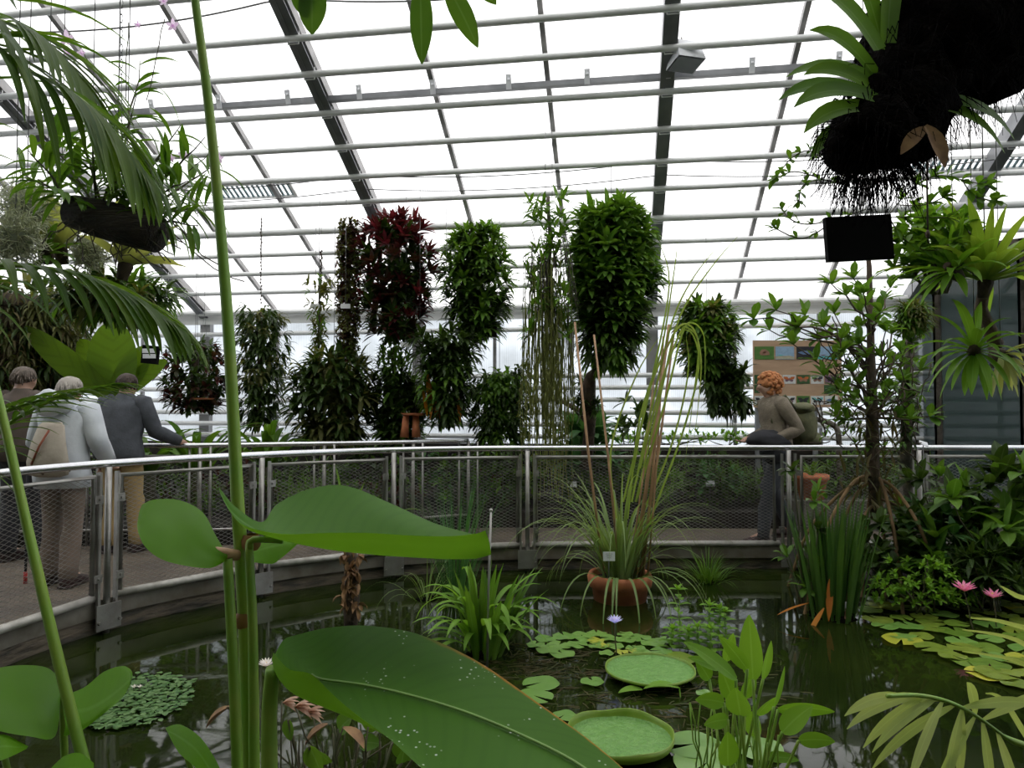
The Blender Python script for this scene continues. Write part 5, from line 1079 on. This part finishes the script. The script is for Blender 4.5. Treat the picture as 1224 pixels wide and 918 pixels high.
mb = MB(); mb.tube(catm([W(299, 655, 1.08), W(303, 645, 1.07), W(338, 646, 1.074)], 4), .005, 6); mb.build('petiole', M['stem'], root)
# speckled leaf along the bottom
base2 = W(322, 1020, .95); base2 = Vector((base2.x, base2.y, 0))
root2 = thing('thalia', 'second plant whose huge water-speckled leaf fills the bottom centre', 'water plant', base2)
mb = MB(); patch([
 [(326, 792, .93), (325, 790, .93), (325, 787, .93), (326, 784, .93), (327, 780, .93)],
 [(338, 766, .98), (334, 778, .96), (330, 806, .93), (338, 804, .9), (346, 800, .88)],
 [(358, 758, 1.03), (352, 785, .98), (350, 828, .91), (362, 818, .88), (372, 806, .87)],
 [(395, 750, 1.07), (385, 812, .96), (396, 848, .89), (400, 842, .87), (400, 832, .86)],
 [(440, 748, 1.09), (436, 819, .94), (430, 860, .87), (428, 860, .85), (426, 854, .84)],
 [(500, 758, 1.07), (490, 831, .92), (474, 880, .84), (468, 884, .82), (464, 882, .81)],
 [(570, 790, 1.01), (556, 851, .89), (520, 915, .79), (512, 922, .77), (508, 922, .76)],
 [(640, 838, .93), (622, 878, .855), (570, 950, .74), (560, 958, .72), (556, 960, .71)],
 [(705, 885, .85), (686, 910, .81), (630, 975, .7), (620, 985, .68), (616, 988, .67)],
 [(762, 934, .79), (740, 950, .75), (710, 985, .7), (705, 990, .69), (702, 992, .68)],
 [(800, 975, .74), (795, 980, .73), (788, 990, .72), (786, 992, .72), (785, 994, .72)]], mb, 6)
# flip across so that the far edge lies at u=1
mb.uv = [((1 - u * 2) if u < .25 else .5 * (1 - (u - .25) / .75), v) if False else (1 - u * 2 if u < .25 else .5 - (u - .25) * .6667, v) for u, v in mb.uv]; lf = mb.build('leaf', M['big'], root2); lf['label'] = 'huge water-speckled leaf with brown far edge'
mb = MB(); mb.tube(stemp([base2, W(322, 930, .95), W(322, 850, .95), W(326, 800, .93)], 5), None, 10, r0=.011, r1=.009); mb.build('leaf_stalk', M['stem'], root2)
mb = MB(); mb.tube(catm([W(326, 795, .928), W(372, 816, .965), W(430, 822, .955), W(500, 838, .91), W(580, 868, .85), W(680, 925, .78)], 4), .0022, 6)
mb = MB(); mb.tube(catm([W(x, y, Y - .006) for x, y, Y in ((372, 806, .965), (385, 812, .96), (436, 819, .94), (490, 831, .92), (556, 851, .89), (622, 878, .855), (686, 910, .81), (740, 950, .75))], 6), .0017, 6); mb.build('midrib', M['rib'], lf)
# lower left plant
base3 = W(125, 1050, .9); base3 = Vector((base3.x, base3.y, 0))
root3 = thing('thalia', 'plant at the lower left with a thin leaning stem and rounded leaves', 'water plant', base3)
mb = MB(); mb.tube(stemp([V(.05 + W(125, 1050, .9).x * .7, .88, 0), W(102, 918, .92), W(70, 790, .93), W(35, 640, .95), W(0, 485, .97), W(-40, 330, 1.0)], 5), None, 8, r0=.0078, r1=.005); mb.build('leaning_stem', M['stem'], root3)
mb = MB(); patch([
 [(78, 822, 1.0), (76, 824, .99), (74, 827, .98), (72, 829, .97), (72, 831, .96)],
 [(60, 800, 1.06), (56, 820, 1.02), (52, 842, .98), (56, 862, .94), (66, 880, .92)],
 [(35, 795, 1.08), (28, 818, 1.03), (22, 842, .98), (24, 864, .93), (34, 880, .9)],
 [(5, 797, 1.08), (-5, 815, 1.03), (-10, 835, .98), (-12, 855, .93), (-6, 872, .9)],
 [(-30, 805, 1.06), (-34, 815, 1.02), (-36, 830, .98), (-36, 845, .95), (-32, 856, .93)]], mb, 5); mb.build('leaf', M['bigu'], root3)
mb = MB(); patch([
 [(72, 832, .97), (74, 838, .96), (76, 850, .95), (78, 866, .93), (76, 880, .92)],
 [(100, 822, 1.0), (102, 834, .98), (104, 848, .96), (102, 862, .94), (96, 874, .93)],
 [(124, 803, 1.04), (130, 818, 1.01), (130, 834, .98), (126, 846, .96), (118, 858, .95)],
 [(146, 796, 1.06), (152, 804, 1.04), (154, 814, 1.01), (152, 824, .99), (146, 834, .97)],
 [(156, 800, 1.06), (158, 804, 1.05), (158, 808, 1.04), (157, 812, 1.03), (156, 816, 1.02)]], mb, 5); mb.build('leaf', M['bigu'], root3)
mb = MB(); patch([[(-20, 880, .9), (-20, 895, .88), (-20, 915, .86)], [(5, 878, .9), (4, 892, .88), (4, 908, .86)], [(22, 886, .9), (20, 893, .89), (18, 902, .88)], [(34, 892, .9), (33, 893, .9), (32, 895, .9)]], mb, 5); mb.build('leaf', M['bigu'], root3)
mb = MB(); patch([[(55, 925, .88), (60, 935, .87), (62, 950, .86)], [(75, 905, .9), (80, 920, .88), (80, 950, .86)], [(95, 900, .91), (98, 920, .89), (98, 950, .87)], [(112, 912, .91), (112, 925, .9), (110, 950, .88)]], mb, 5); mb.build('leaf', M['bigu'], root3)
mb = MB(); patch([[(198, 870, 1.05), (199, 873, 1.04), (201, 877, 1.03)], [(215, 866, 1.06), (213, 880, 1.03), (214, 900, 1.0)], [(238, 880, 1.06), (234, 896, 1.03), (232, 916, .99)], [(256, 905, 1.04), (250, 918, 1.02), (244, 935, .99)], [(268, 930, 1.0), (262, 940, .99), (255, 950, .98)]], mb, 5); o = mb.build('leaf', M['bigu'], root3)
mb = MB(); mb.tube(stemp([base3 + V(.08, .12, 0), W(240, 960, 1.06), W(230, 925, 1.06), W(222, 900, 1.05)], 4), .004, 6); mb.tube(stemp([base3 + V(-.05, .15, 0), W(78, 930, 1.06), W(76, 870, 1.05), W(75, 832, 1.0)], 4), .005, 6); mb.tube([base3 + V(-.09, .06, 0), W(10, 925, .93), W(4, 898, .91)], .004, 6); mb.build('leaf_stalk', M['stem'], root3)
# pale palm leaf lower right
random.seed(3)
b4 = W(1290, 960, 1.9); b4 = Vector((b4.x, b4.y, 0)); root = thing('pale_palm', 'pale yellow-green arching palm leaf in the lower right corner', 'palm', b4)
P = catm([b4, W(1262, 930, 1.9), W(1200, 880, 1.85), W(1150, 846, 1.8), W(1105, 832, 1.78), W(1060, 832, 1.75)], 6); mb = MB(); mb.tube(P, [.008] * 12 + [.005] * (len(P) - 12), 6); mb.build('stalk', M['stem'], root)
mb = MB()
for t, dx, dz, L, dr in ((.55, -.6, -.6, .25, .6), (.6, -.35, -.9, .22, .5), (.66, -.9, -.35, .27, .7), (.72, -.6, -.65, .23, .6), (.76, -.95, -.3, .22, .7), (.8, -.8, -.5, .2, .6), (.62, -.05, -1, .2, .4), (.5, .1, -1, .2, .3), (.85, -1, -.1, .2, .8), (.9, -1, .05, .16, .8), (.62, 1, .25, .2, .5), (.5, .9, .5, .24, .5), (.56, -.2, 1, .12, 1.5), (.7, -1, .15, .25, .8), (.45, .3, -.9, .2, .3)):
    k = int(t * (len(P) - 1)); mb.leaf(P[k], V(dx, U(-.3, .1), dz), L, .026, dr, 8, .2, 'lance', up=V(0, -1, .3))
mb.build('leaflets', M['palmy'], root)
mb = MB(); rt = thing('arching_blades', 'few pale arching blades reaching in at the right edge over the pads', 'plant', (W(1330, 900, 2.4).x, 2.4, 0))
for (pts) in ([(1260, 770), (1205, 745), (1160, 738)], [(1260, 800), (1215, 765), (1150, 752)], [(1270, 830), (1220, 792), (1150, 778)], [(1262, 735), (1215, 712), (1196, 700)], [(1250, 900), (1200, 838), (1178, 828)]):
    x0, y0 = pts[0]; Pp_ = catm([W(1330, 980, 2.45), W(1320, 860, 2.42)] + [W(x, y, 2.4) for x, y in pts], 6); n = len(Pp_); vs = []; uv = []
    for k in range(n):
        d = norm(Pp_[min(n - 1, k + 1)] - Pp_[max(0, k - 1)]); s = norm(d.cross(V(0, -.7, .7))) ; s = norm(V(0, -.5, .8) - d * d.dot(V(0, -.5, .8))); h = .013 * (1 - (k / (n - 1)) ** 4 * .96); vs += [Pp_[k] - s * h, Pp_[k] + V(0, 0, -.004), Pp_[k] + s * h]; uv += [(0, k / n), (.5, k / n), (1, k / n)]
    mb.add(vs, [(k * 3 + j, k * 3 + j + 1, k * 3 + j + 4, k * 3 + j + 3) for k in range(n - 1) for j in (0, 1)], uv, random.random())
mb.build('blades', M['palmy'], rt); mb = MB(); c_ = W(1330, 980, 2.45); mb.tube([V(c_.x, c_.y, -.05), V(c_.x, c_.y, .2)], [.03, .02], 7); mb.build('crown', M['stemd'], rt)
# ================================================================ picture board
Yb = 8.9; a = W(900, 407, Yb); b = W(1005, 407, Yb); c = W(900, 487, Yb); wB = b.x - a.x; hB = a.z - c.z
cx, cz = (a.x + b.x) / 2, (a.z + c.z) / 2; root = thing('picture_board', 'wooden board with rows of butterfly and fish pictures behind the woman', 'board', (cx, Yb, 0))
mb = MB(); mb.box((cx, Yb, cz), (wB, .03, hB)); mb.build('panel', M['plywood'], root, smooth=False)
for x in (906, 975): mb = MB(); p = W(x, 487, Yb); mb.box((p.x, Yb + .03, .9), (.05, .05, 1.5)); mb.build('leg', M['dark_alu'], root, smooth=False)
def flat(name, col): return mat(name, col, tuple(x * .85 for x in col), .5, 0, 30)
PC = {k: flat('print_' + k, v) for k, v in {'green': (.08, .2, .03), 'brown': (.3, .16, .1), 'sky': (.3, .45, .62), 'black': (.012, .012, .02), 'blue': (.16, .25, .45), 'white': (.68, .68, .66), 'orange': (.55, .14, .03), 'ink': (.02, .02, .025), 'teal': (.12, .5, .5), 'purple': (.22, .12, .16), 'sand': (.45, .42, .3), 'dgreen': (.03, .09, .02)}.items()}
def pic(x0, y0, x1, y1, bg, kind, fg, fg2=None):
    p, q = W(x0, y0, Yb), W(x1, y1, Yb); px, pz = (p.x + q.x) / 2, (p.z + q.z) / 2; w_, h_ = q.x - p.x, p.z - q.z; y = Yb - .017
    mb = MB(); mb.box((px, y, pz), (w_ * .97, .004, h_ * .96)); o = mb.build('picture', PC[bg], root, smooth=False); mb = MB(); y -= .0035
    def poly(pts, m=0): 
        mb.add([V(px + X * w_ / 2, y, pz + Z * h_ / 2) for X, Z in pts], [tuple(range(len(pts)))], None, .5, m)
    if kind == 'fly':
        for s in (-1, 1):
            poly([(0, .1), (s * .3, .55), (s * .85, .6), (s * .75, .1), (s * .2, -.1)][::s]); poly([(0, 0), (s * .65, -.05), (s * .5, -.55), (s * .15, -.45)][::s], 1)
        poly([(-.05, .35), (.05, .35), (.04, -.4), (-.04, -.4)][::-1], 1)
    elif kind == 'fish': poly([(-.85, .05), (-.3, .35), (.4, .25), (.9, .0), (.4, -.2), (-.3, -.25)][::-1]); poly([(-.6, .1), (.5, .12), (.5, .02), (-.6, 0)][::-1], 1)
    elif kind == 'toad': poly([(-.5, 0), (-.3, .5), (.1, .55), (.45, .2), (.55, -.3), (0, -.4), (-.4, -.3)][::-1]); poly([(-.2, .1), (.2, .2), (.1, -.1)][::-1], 1)
    elif kind == 'shore': poly([(-1, -.5), (.5, -.4), (.95, -.6), (.95, -.9), (-.95, -.9)][::-1]); poly([(-.9, -.25), (-.1, -.3), (-.4, -.45)][::-1], 1)
    mb.build('motif', [PC[fg], PC[fg2 or fg]], o, smooth=False)
pic(901, 414, 925, 430, 'green', 'toad', 'brown', 'orange'); pic(926, 414, 949, 430, 'sky', 'shore', 'sand', 'teal'); pic(951, 414, 975, 430, 'black', 'fish', 'blue', 'sky'); pic(976, 414, 1001, 430, 'sky', 'shore', 'teal', 'purple')
for i, (bg, kd, fg, f2) in enumerate([('dgreen', 'toad', 'brown', 'ink'), ('white', 'fly', 'ink', 'purple'), ('white', 'fly', 'orange', 'purple'), ('dgreen', 'fly', 'orange', 'brown'), ('white', 'fly', 'ink', 'brown'), ('purple', 'fly', 'ink', 'ink')]): pic(901 + i * 16.8, 448, 917 + i * 16.8, 459, bg, kd, fg, f2)
pic(901, 460, 908, 470, 'dgreen', 'toad', 'brown'); pic(984, 460, 1001, 471, 'dgreen', 'toad', 'green', 'sand')
for i, (bg, kd, fg, f2) in enumerate([('white', 'fly', 'ink', 'brown'), ('white', 'fly', 'ink', 'ink'), ('white', 'fly', 'ink', 'purple'), ('green', 'fly', 'ink', 'ink'), ('white', 'fly', 'teal', 'ink'), ('white', 'fish', 'blue', 'ink')]): pic(901 + i * 16.8, 473, 917 + i * 16.8, 484, bg, kd, fg, f2)
# bent grey pipe right of the woman
P = [W(962, 500, 7.7), W(985, 503, 7.7), W(1000, 512, 7.7), W(1003, 530, 7.7)]; P = catm(P, 5) + [Vector((P[-1].x, 7.7, .3))]; mb = MB(); mb.tube(P, .03, 10); tag(mb.build('bent_log', M['barkgrey']), 'pale bent branch sticking up behind the woman\'s rucksack', 'branch')
# ================================================================ people
M['skin'] = mat('skin', (.5, .3, .22), (.44, .26, .19), .5); 
def person(name, label, loc, yaw, H, pose, wear, hairc, curly=False):
    """local frame: faces +Y, x to the person's right; built for 1.7 m then scaled"""
    s = H / 1.7; root = thing(name, label, 'person', loc); root.rotation_euler.z = yaw; root.scale = (s, s, s)
    off = Vector(loc)
    J = dict(pel=V(0, 0, .95), ch=V(0, 0, 1.22), nk=V(0, -.01, 1.44), hb=V(0, .0, 1.52), ht=V(0, .0, 1.63))
    lean = pose.get('lean', V(0, 0, 0)); 
    for k in ('ch',): J[k] += lean * .5
    for k in ('nk', 'hb', 'ht'): J[k] += lean
    J['hb'] += pose.get('head', V(0, 0, 0)) * .5; J['ht'] += pose.get('head', V(0, 0, 0))
    for sd, t in ((-1, 'l'), (1, 'r')):
        J['sh' + t] = V(sd * .175, -.01, 1.39) + lean; J['el' + t], J['wr' + t] = [Vector(q) for q in pose['arm' + t]]
        J['hp' + t] = V(sd * .09, 0, .9); J['kn' + t], J['an' + t] = [Vector(q) for q in pose['leg' + t]]
    # continuous skinned body
    vs, es, rs = [], [], []
    def add(p, par, r): vs.append(p); rs.append(r); i = len(vs) - 1; es.append((par, i)) if par is not None else None; return i
    pel = add(J['pel'], None, (.13, .1)); ch = add(J['ch'], pel, (.14, .1)); up_ = add(J['nk'] + V(0, 0, -.08), ch, (.1, .07)); nk = add(J['nk'], up_, (.05, .055)); hb = add(J['hb'], nk, (.062, .075)); hm = add((J['hb'] + J['ht']) / 2, hb, (.072, .09)); ht = add(J['ht'], hm, (.055, .07))
    add(hmv := (J['hb'] + J['ht']) / 2 + V(0, .105, -.02), hm, (.014, .014))           # nose
    for sd in (-1, 1): add((J['hb'] + J['ht']) / 2 + V(sd * .085, -.005, -.02), hm, (.012, .018))   # ears
    for t, sd in (('l', -1), ('r', 1)):
        sh = add(J['sh' + t], up_, (.055, .055)); el = add(J['el' + t], sh, (.042, .042)); wr = add(J['wr' + t], el, (.026, .03)); d = norm(J['wr' + t] - J['el' + t]); pm = add(J['wr' + t] + d * .06, wr, (.022, .036))
        sdv = norm(d.cross(V(0, 0, 1)) if abs(d.z) < .8 else V(0, 1, 0)); nrm = d.cross(sdv)
        for k, L in enumerate((.07, .08, .075, .06)):
            o = sdv * (k - 1.5) * .02; f1 = add(J['wr' + t] + d * .1 + o, pm, (.009, .009)); add(J['wr' + t] + d * (.1 + L * .5) + o - nrm * .012, f1, (.008, .008)); add(J['wr' + t] + d * (.1 + L * .85) + o - nrm * .035, len(vs) - 1, (.007, .007))
        th = add(J['wr' + t] + d * .04 - sdv * .04, wr, (.010, .010)); add(J['wr' + t] + d * .085 - sdv * .055, th, (.008, .008))
        hp = add(J['hp' + t], pel, (.085, .085)); kn = add(J['kn' + t], hp, (.055, .06)); an = add(J['an' + t], kn, (.038, .04)); toe = add(J['an' + t] + V(0, .13, -.05), an, (.035, .025))
    me = bpy.data.meshes.new('body'); me.from_pydata([tuple(v) for v in vs], es, []); me.materials.append(M['skin']); o = bpy.data.objects.new('body', me); COL.objects.link(o); o.parent = root
    md = o.modifiers.new('skin', 'SKIN'); md.use_smooth_shade = True
    for i, r in enumerate(rs): me.skin_vertices[0].data[i].radius = r
    me.skin_vertices[0].data[0].use_root = True
    o.modifiers.new('sub', 'SUBSURF').levels = 2; o.modifiers['sub'].render_levels = 2
    def part(mb, nm, m_, par=root):
        mb.v = [v + off for v in mb.v]; return mb.build(nm, m_, par)
    hd = (J['hb'] + J['ht']) / 2
    # eyes and mouth
    mb = MB()
    for sd in (-1, 1): mb.ball(hd + V(sd * .03, .083, .012), (.011, .007, .006), 8, 6)
    part(mb, 'eyes', PC['ink']); mb = MB(); mb.ball(hd + V(0, .083, -.058), (.022, .006, .005), 8, 6); part(mb, 'mouth', mat('lips', (.4, .15, .13), None, .5))
    # hair
    mb = MB()
    if curly:
        mb.ball(hd + V(0, -.03, .03), (.105, .115, .105), 18, 14, jit=.2)
        for i in range(150):
            d = rdir(.15)
            if d.y > .45 and d.z < .55: continue
            mb.ball(hd + V(0, -.03, .015) + V(d.x * .105, d.y * .118, d.z * .115), U(.018, .028), 6, 5)
    else:
        mb.ball(hd + V(0, -.022, .022), (.088, .1, .085), 18, 14, jit=.06)
        for i in range(160):
            d = rdir(.2)
            if d.y > .35 and d.z < .6: continue
            if d.z < -.45: continue
            p = hd + V(0, -.02, .02) + V(d.x * .088, d.y * .1, d.z * .085); mb.tube([p, p + V(d.x * .01, d.y * .01, -.025), p + V(d.x * .006, d.y * .006, -.045)], .006, 4)
    part(mb, 'hair', hairc)
    # top garment
    m_, hem, puff = wear['top']; mb = MB(); L = lean
    mb.loft([(V(0, 0, hem), .185 + puff, .135 + puff, (0, 0, 1)), (V(0, 0, hem + .12), .175 + puff, .13 + puff, (0, 0, 1)), (V(0, 0, 1.05), .155 + puff, .115 + puff, (0, 0, 1)), (J['ch'], .165 + puff, .125 + puff, (0, 0, 1)), (V(0, 0, 1.33) + L * .85, .185 + puff, .12 + puff, (0, 0, 1)), (V(0, -.005, 1.4) + L, .17 + puff * .7, .095 + puff * .6, (0, 0, 1)), (V(0, -.01, 1.44) + L, .10, .075, (0, 0, 1)), (V(0, -.01, 1.475) + L, .062, .062, (0, 0, 1))], 24)
    # folds
    mb.v = [v + V(v.x, v.y, 0) * (noise.noise(V(v.x * 6, v.y * 6, v.z * 9)) * .2 + noise.noise(V(v.x * 16, v.y * 16, v.z * 22)) * .12) for v in mb.v]
    part(mb, 'jacket' if puff > .01 else 'jumper', m_)
    for t, sd in (('l', -1), ('r', 1)):
        mb = MB(); S, E, Wr = J['sh' + t], J['el' + t], J['wr' + t]; q = puff * .5
        mb.tube([S + V(-sd * .05, 0, .02), S, S.lerp(E, .35), S.lerp(E, .8), E, E.lerp(Wr, .2), E.lerp(Wr, .6), Wr, Wr + norm(Wr - E) * .01], [.05 + q, .073 + q, .064 + q, .056 + q, .054 + q, .054 + q, .047 + q, .038 + q, .028], 12)
        mb.v = [v + (v - S.lerp(Wr, .5)) * noise.noise(v * 14) * .03 for v in mb.v]; part(mb, 'sleeve', m_)
    # trousers
    tm = wear['trousers']; mb = MB(); mb.loft([(V(0, 0, 1.04), .15, .11, (0, 0, 1)), (V(0, 0, .95), .17, .125, (0, 0, 1)), (V(0, 0, .86), .175, .13, (0, 0, 1)), (V(0, 0, .8), .14, .1, (0, 0, 1))], 20); part(mb, 'trouser_seat', tm)
    for t, sd in (('l', -1), ('r', 1)):
        mb = MB(); A, K, N_ = J['hp' + t], J['kn' + t], J['an' + t]; mb.tube([A + V(0, 0, .03), A, A.lerp(K, .4), A.lerp(K, .9), K, K.lerp(N_, .35), K.lerp(N_, .8), N_ + V(0, 0, -.02), N_ + V(0, 0, -.03)], [.08, .1, .09, .075, .073, .072, .066, .066, .05], 14)
        mb.v = [v + V(v.x - A.x, v.y, 0) * noise.noise(V(v.x * 8, v.y * 8, v.z * 14)) * .35 for v in mb.v]; part(mb, 'trouser_leg', tm)
        mb = MB(); c = J['an' + t]; mb.loft([(c + V(0, -.07, -.045), .025, .03, (0, 1, 0)), (c + V(0, -.04, -.04), .042, .05, (0, 1, 0)), (c + V(0, .05, -.04), .045, .045, (0, 1, 0)), (c + V(0, .14, -.055), .048, .033, (0, 1, 0)), (c + V(0, .19, -.062), .03, .022, (0, 1, 0))], 14); mb.box(c + V(0, .06, -.085), (.085, .26, .015)); part(mb, 'shoe', wear['shoes'])
    return root, J, part
ZDK = ZD
dn = lambda sd: (V(sd * .25, -.02, 1.12), V(sd * .26, .06, .88))
lg = lambda sd, f=0, b=0: (V(sd * .10, .02 + f * .5, .49), V(sd * .11, f, .10 + b))
M['greyj'] = mat('grey_fleece', (.075, .082, .095), (.055, .06, .07), .9, 0, 14, .2, 60)
M['whitej'] = mat('pale_jacket', (.6, .63, .66), (.5, .53, .57), .7, 0, 6, .2)
M['khaki'] = mat('khaki_cloth', (.42, .3, .13), (.36, .25, .11), .85, 0, 9, .2)
M['taupe'] = mat('taupe_cloth', (.22, .165, .13), (.17, .13, .1), .85, 0, 9, .2)
M['darkc'] = mat('dark_cloth', (.02, .02, .025), (.03, .03, .035), .85, 0, 9, .2)
M['beige'] = mat('beige_cloth', (.42, .37, .3), (.36, .31, .25), .85, 0, 9, .2)
M['olivej'] = mat('taupe_jumper', (.2, .165, .12), (.15, .125, .09), .85, 0, 16, .3, 60)
M['rsack'] = mat('olive_rucksack', (.11, .11, .05), (.07, .075, .035), .85, 0, 10, .3)
M['hairg'] = mat('grey_brown_hair', (.14, .11, .09), (.08, .065, .05), .8, 0, 30)
M['hairb'] = mat('brown_hair', (.07, .05, .04), (.04, .03, .025), .8, 0, 30)
M['hairr'] = mat('ginger_hair', (.5, .2, .07), (.34, .12, .04), .8, 0, 30)
M['shoe'] = mat('dark_shoe', (.03, .018, .016), (.05, .02, .02), .6)
random.seed(2)
p = W(146, 486, 6.45); person('person', 'person in a dark grey jacket and khaki trousers reaching for the back rail', (p.x, p.y, ZDK), -.12, 1.66, dict(arml=dn(-1), armr=(V(.27, .1, 1.12), V(.36, .33, 1.02)), legl=lg(-1), legr=lg(1, .08), lean=V(.0, .05, 0), head=V(0, .05, -.02)), dict(top=(M['greyj'], .82, .03), trousers=M['khaki'], shoes=M['shoe']), M['hairb'])
p = W(77, 486, 5.3); r_, J, part = person('person', 'person in a pale hooded jacket with taupe trousers and beige shoulder bag', (p.x, p.y, ZDK), -.1, 1.58, dict(arml=(V(-.28, .05, 1.14), V(-.22, .24, 1.02)), armr=(V(.28, .02, 1.14), V(.24, .2, .98)), legl=lg(-1), legr=lg(1, -.06), lean=V(0, .05, 0), head=V(0, .04, -.02)), dict(top=(M['whitej'], .78, .045), trousers=M['taupe'], shoes=M['shoe']), mat('light_hair', (.4, .36, .32), (.3, .27, .24), .8))
mb = MB(); mb.ball(V(0, -.12, 1.45), (.16, .09, .1), 16, 12, jit=.3); part(mb, 'hood', M['whitej'])
mb = MB(); mb.loft([(V(.05, -.22, .88), .1, .03, (0, 0, 1)), (V(.05, -.225, .9), .17, .05, (0, 0, 1)), (V(.05, -.23, 1.0), .17, .06, (0, 0, 1)), (V(.05, -.225, 1.14), .14, .05, (0, 0, 1)), (V(.05, -.2, 1.27), .11, .03, (0, 0, 1)), (V(.05, -.19, 1.3), .08, .015, (0, 0, 1))], 18); bag = part(mb, 'shoulder_bag', M['beige'])
mb = MB(); mb.tube([V(-.04, -.285, .98), V(.03, -.295, 1.12), V(.08, -.26, 1.24)], .008, 6); part(mb, 'bag_strap', mat('rust_strap', (.3, .08, .04), None, .7))
mb = MB(); mb.tube([V(-.15, -.22, .93), V(.05, -.27, .91), V(.2, -.18, .93)], .012, 6); part(mb, 'bag_trim', M['bark'])
p = W(26, 486, 6.1); r_, J, part = person('person', 'person in dark clothes with a beige bag, leftmost of the visitors', (p.x, p.y, ZDK), -.15, 1.70, dict(arml=dn(-1), armr=dn(1), legl=lg(-1), legr=lg(1, .1), head=V(0, .05, -.02)), dict(top=(mat('brown_top', (.1, .075, .06), (.07, .055, .045), .9), .86, .02), trousers=M['darkc'], shoes=M['shoe']), M['hairg'])
mb = MB(); mb.ball(V(-.28, -.02, .98), (.09, .15, .15), 16, 12, jit=.1); part(mb, 'handbag', M['beige']); mb = MB(); mb.tube([V(-.28, -.12, 1.1), V(-.2, -.06, 1.4), V(-.28, .1, 1.1)], .008, 6); part(mb, 'bag_strap', M['bark'])
pw = W(77, 486, 5.35); mb = MB(); g = W(30, 705, 5.35); g.z = ZD; mb.tube([g + V(0, 0, .0), g + V(.0, 0, .9)], .009, 8, m=0); mb.tube([g + V(0, 0, .9), g + V(.08, 0, .93)], .013, 8)
o = mb.build('walking_stick', M['darkc']); mb = MB(); mb.tube([g + V(0, 0, .0), g + V(0, 0, .09)], .013, 8); mb.build('red_tip', mat('red_rubber', (.5, .03, .03), None, .6), o); tag(o, 'dark walking stick with a red tip beside the pale-jacketed person', 'stick')
# woman walking left
pw = W(927, 486, 6.95); r_, J, part = person('person', 'person with curly ginger hair and taupe jumper walking left with a rucksack', (pw.x, pw.y, ZDK), PI / 2 + .1, 1.66, dict(arml=(V(-.24, -.12, 1.13), V(-.2, .14, 1.02)), armr=(V(.24, -.06, 1.12), V(.16, .2, 1.03)), legl=(V(-.1, .14, .5), V(-.1, .2, .10)), legr=(V(.1, -.02, .5), V(.1, -.2, .13)), lean=V(0, .04, 0), head=V(0, .06, -.02)), dict(top=(M['olivej'], .93, .008), trousers=mat('charcoal_cloth', (.05, .055, .065), None, .85), shoes=M['shoe']), M['hairr'], True)
mb = MB(); mb.ball(V(0, -.27, 1.16), (.15, .14, .22), 20, 16, jit=.18); mb.ball(V(0, -.36, 1.02), (.12, .1, .1), 14, 10, jit=.2); bag = part(mb, 'rucksack', M['rsack']); mb = MB(); mb.ball(V(0, -.27, 1.33), (.145, .13, .06), 16, 10, jit=.2); part(mb, 'rucksack_flap', M['rsack'])
for sd in (-1, 1): mb = MB(); mb.tube([V(sd * .1, -.16, 1.33), V(sd * .12, -.04, 1.46), V(sd * .12, .1, 1.38), V(sd * .13, .1, 1.2), V(sd * .15, -.12, 1.05)], .014, 6); part(mb, 'rucksack_strap', M['rsack'])
mb = MB(); mb.ball(V(-.16, .16, 1.02), (.13, .2, .1), 18, 12, jit=.3); mb.ball(V(-.16, .1, .9), (.07, .14, .1), 14, 10, jit=.3); part(mb, 'carried_jacket', M['darkc'])
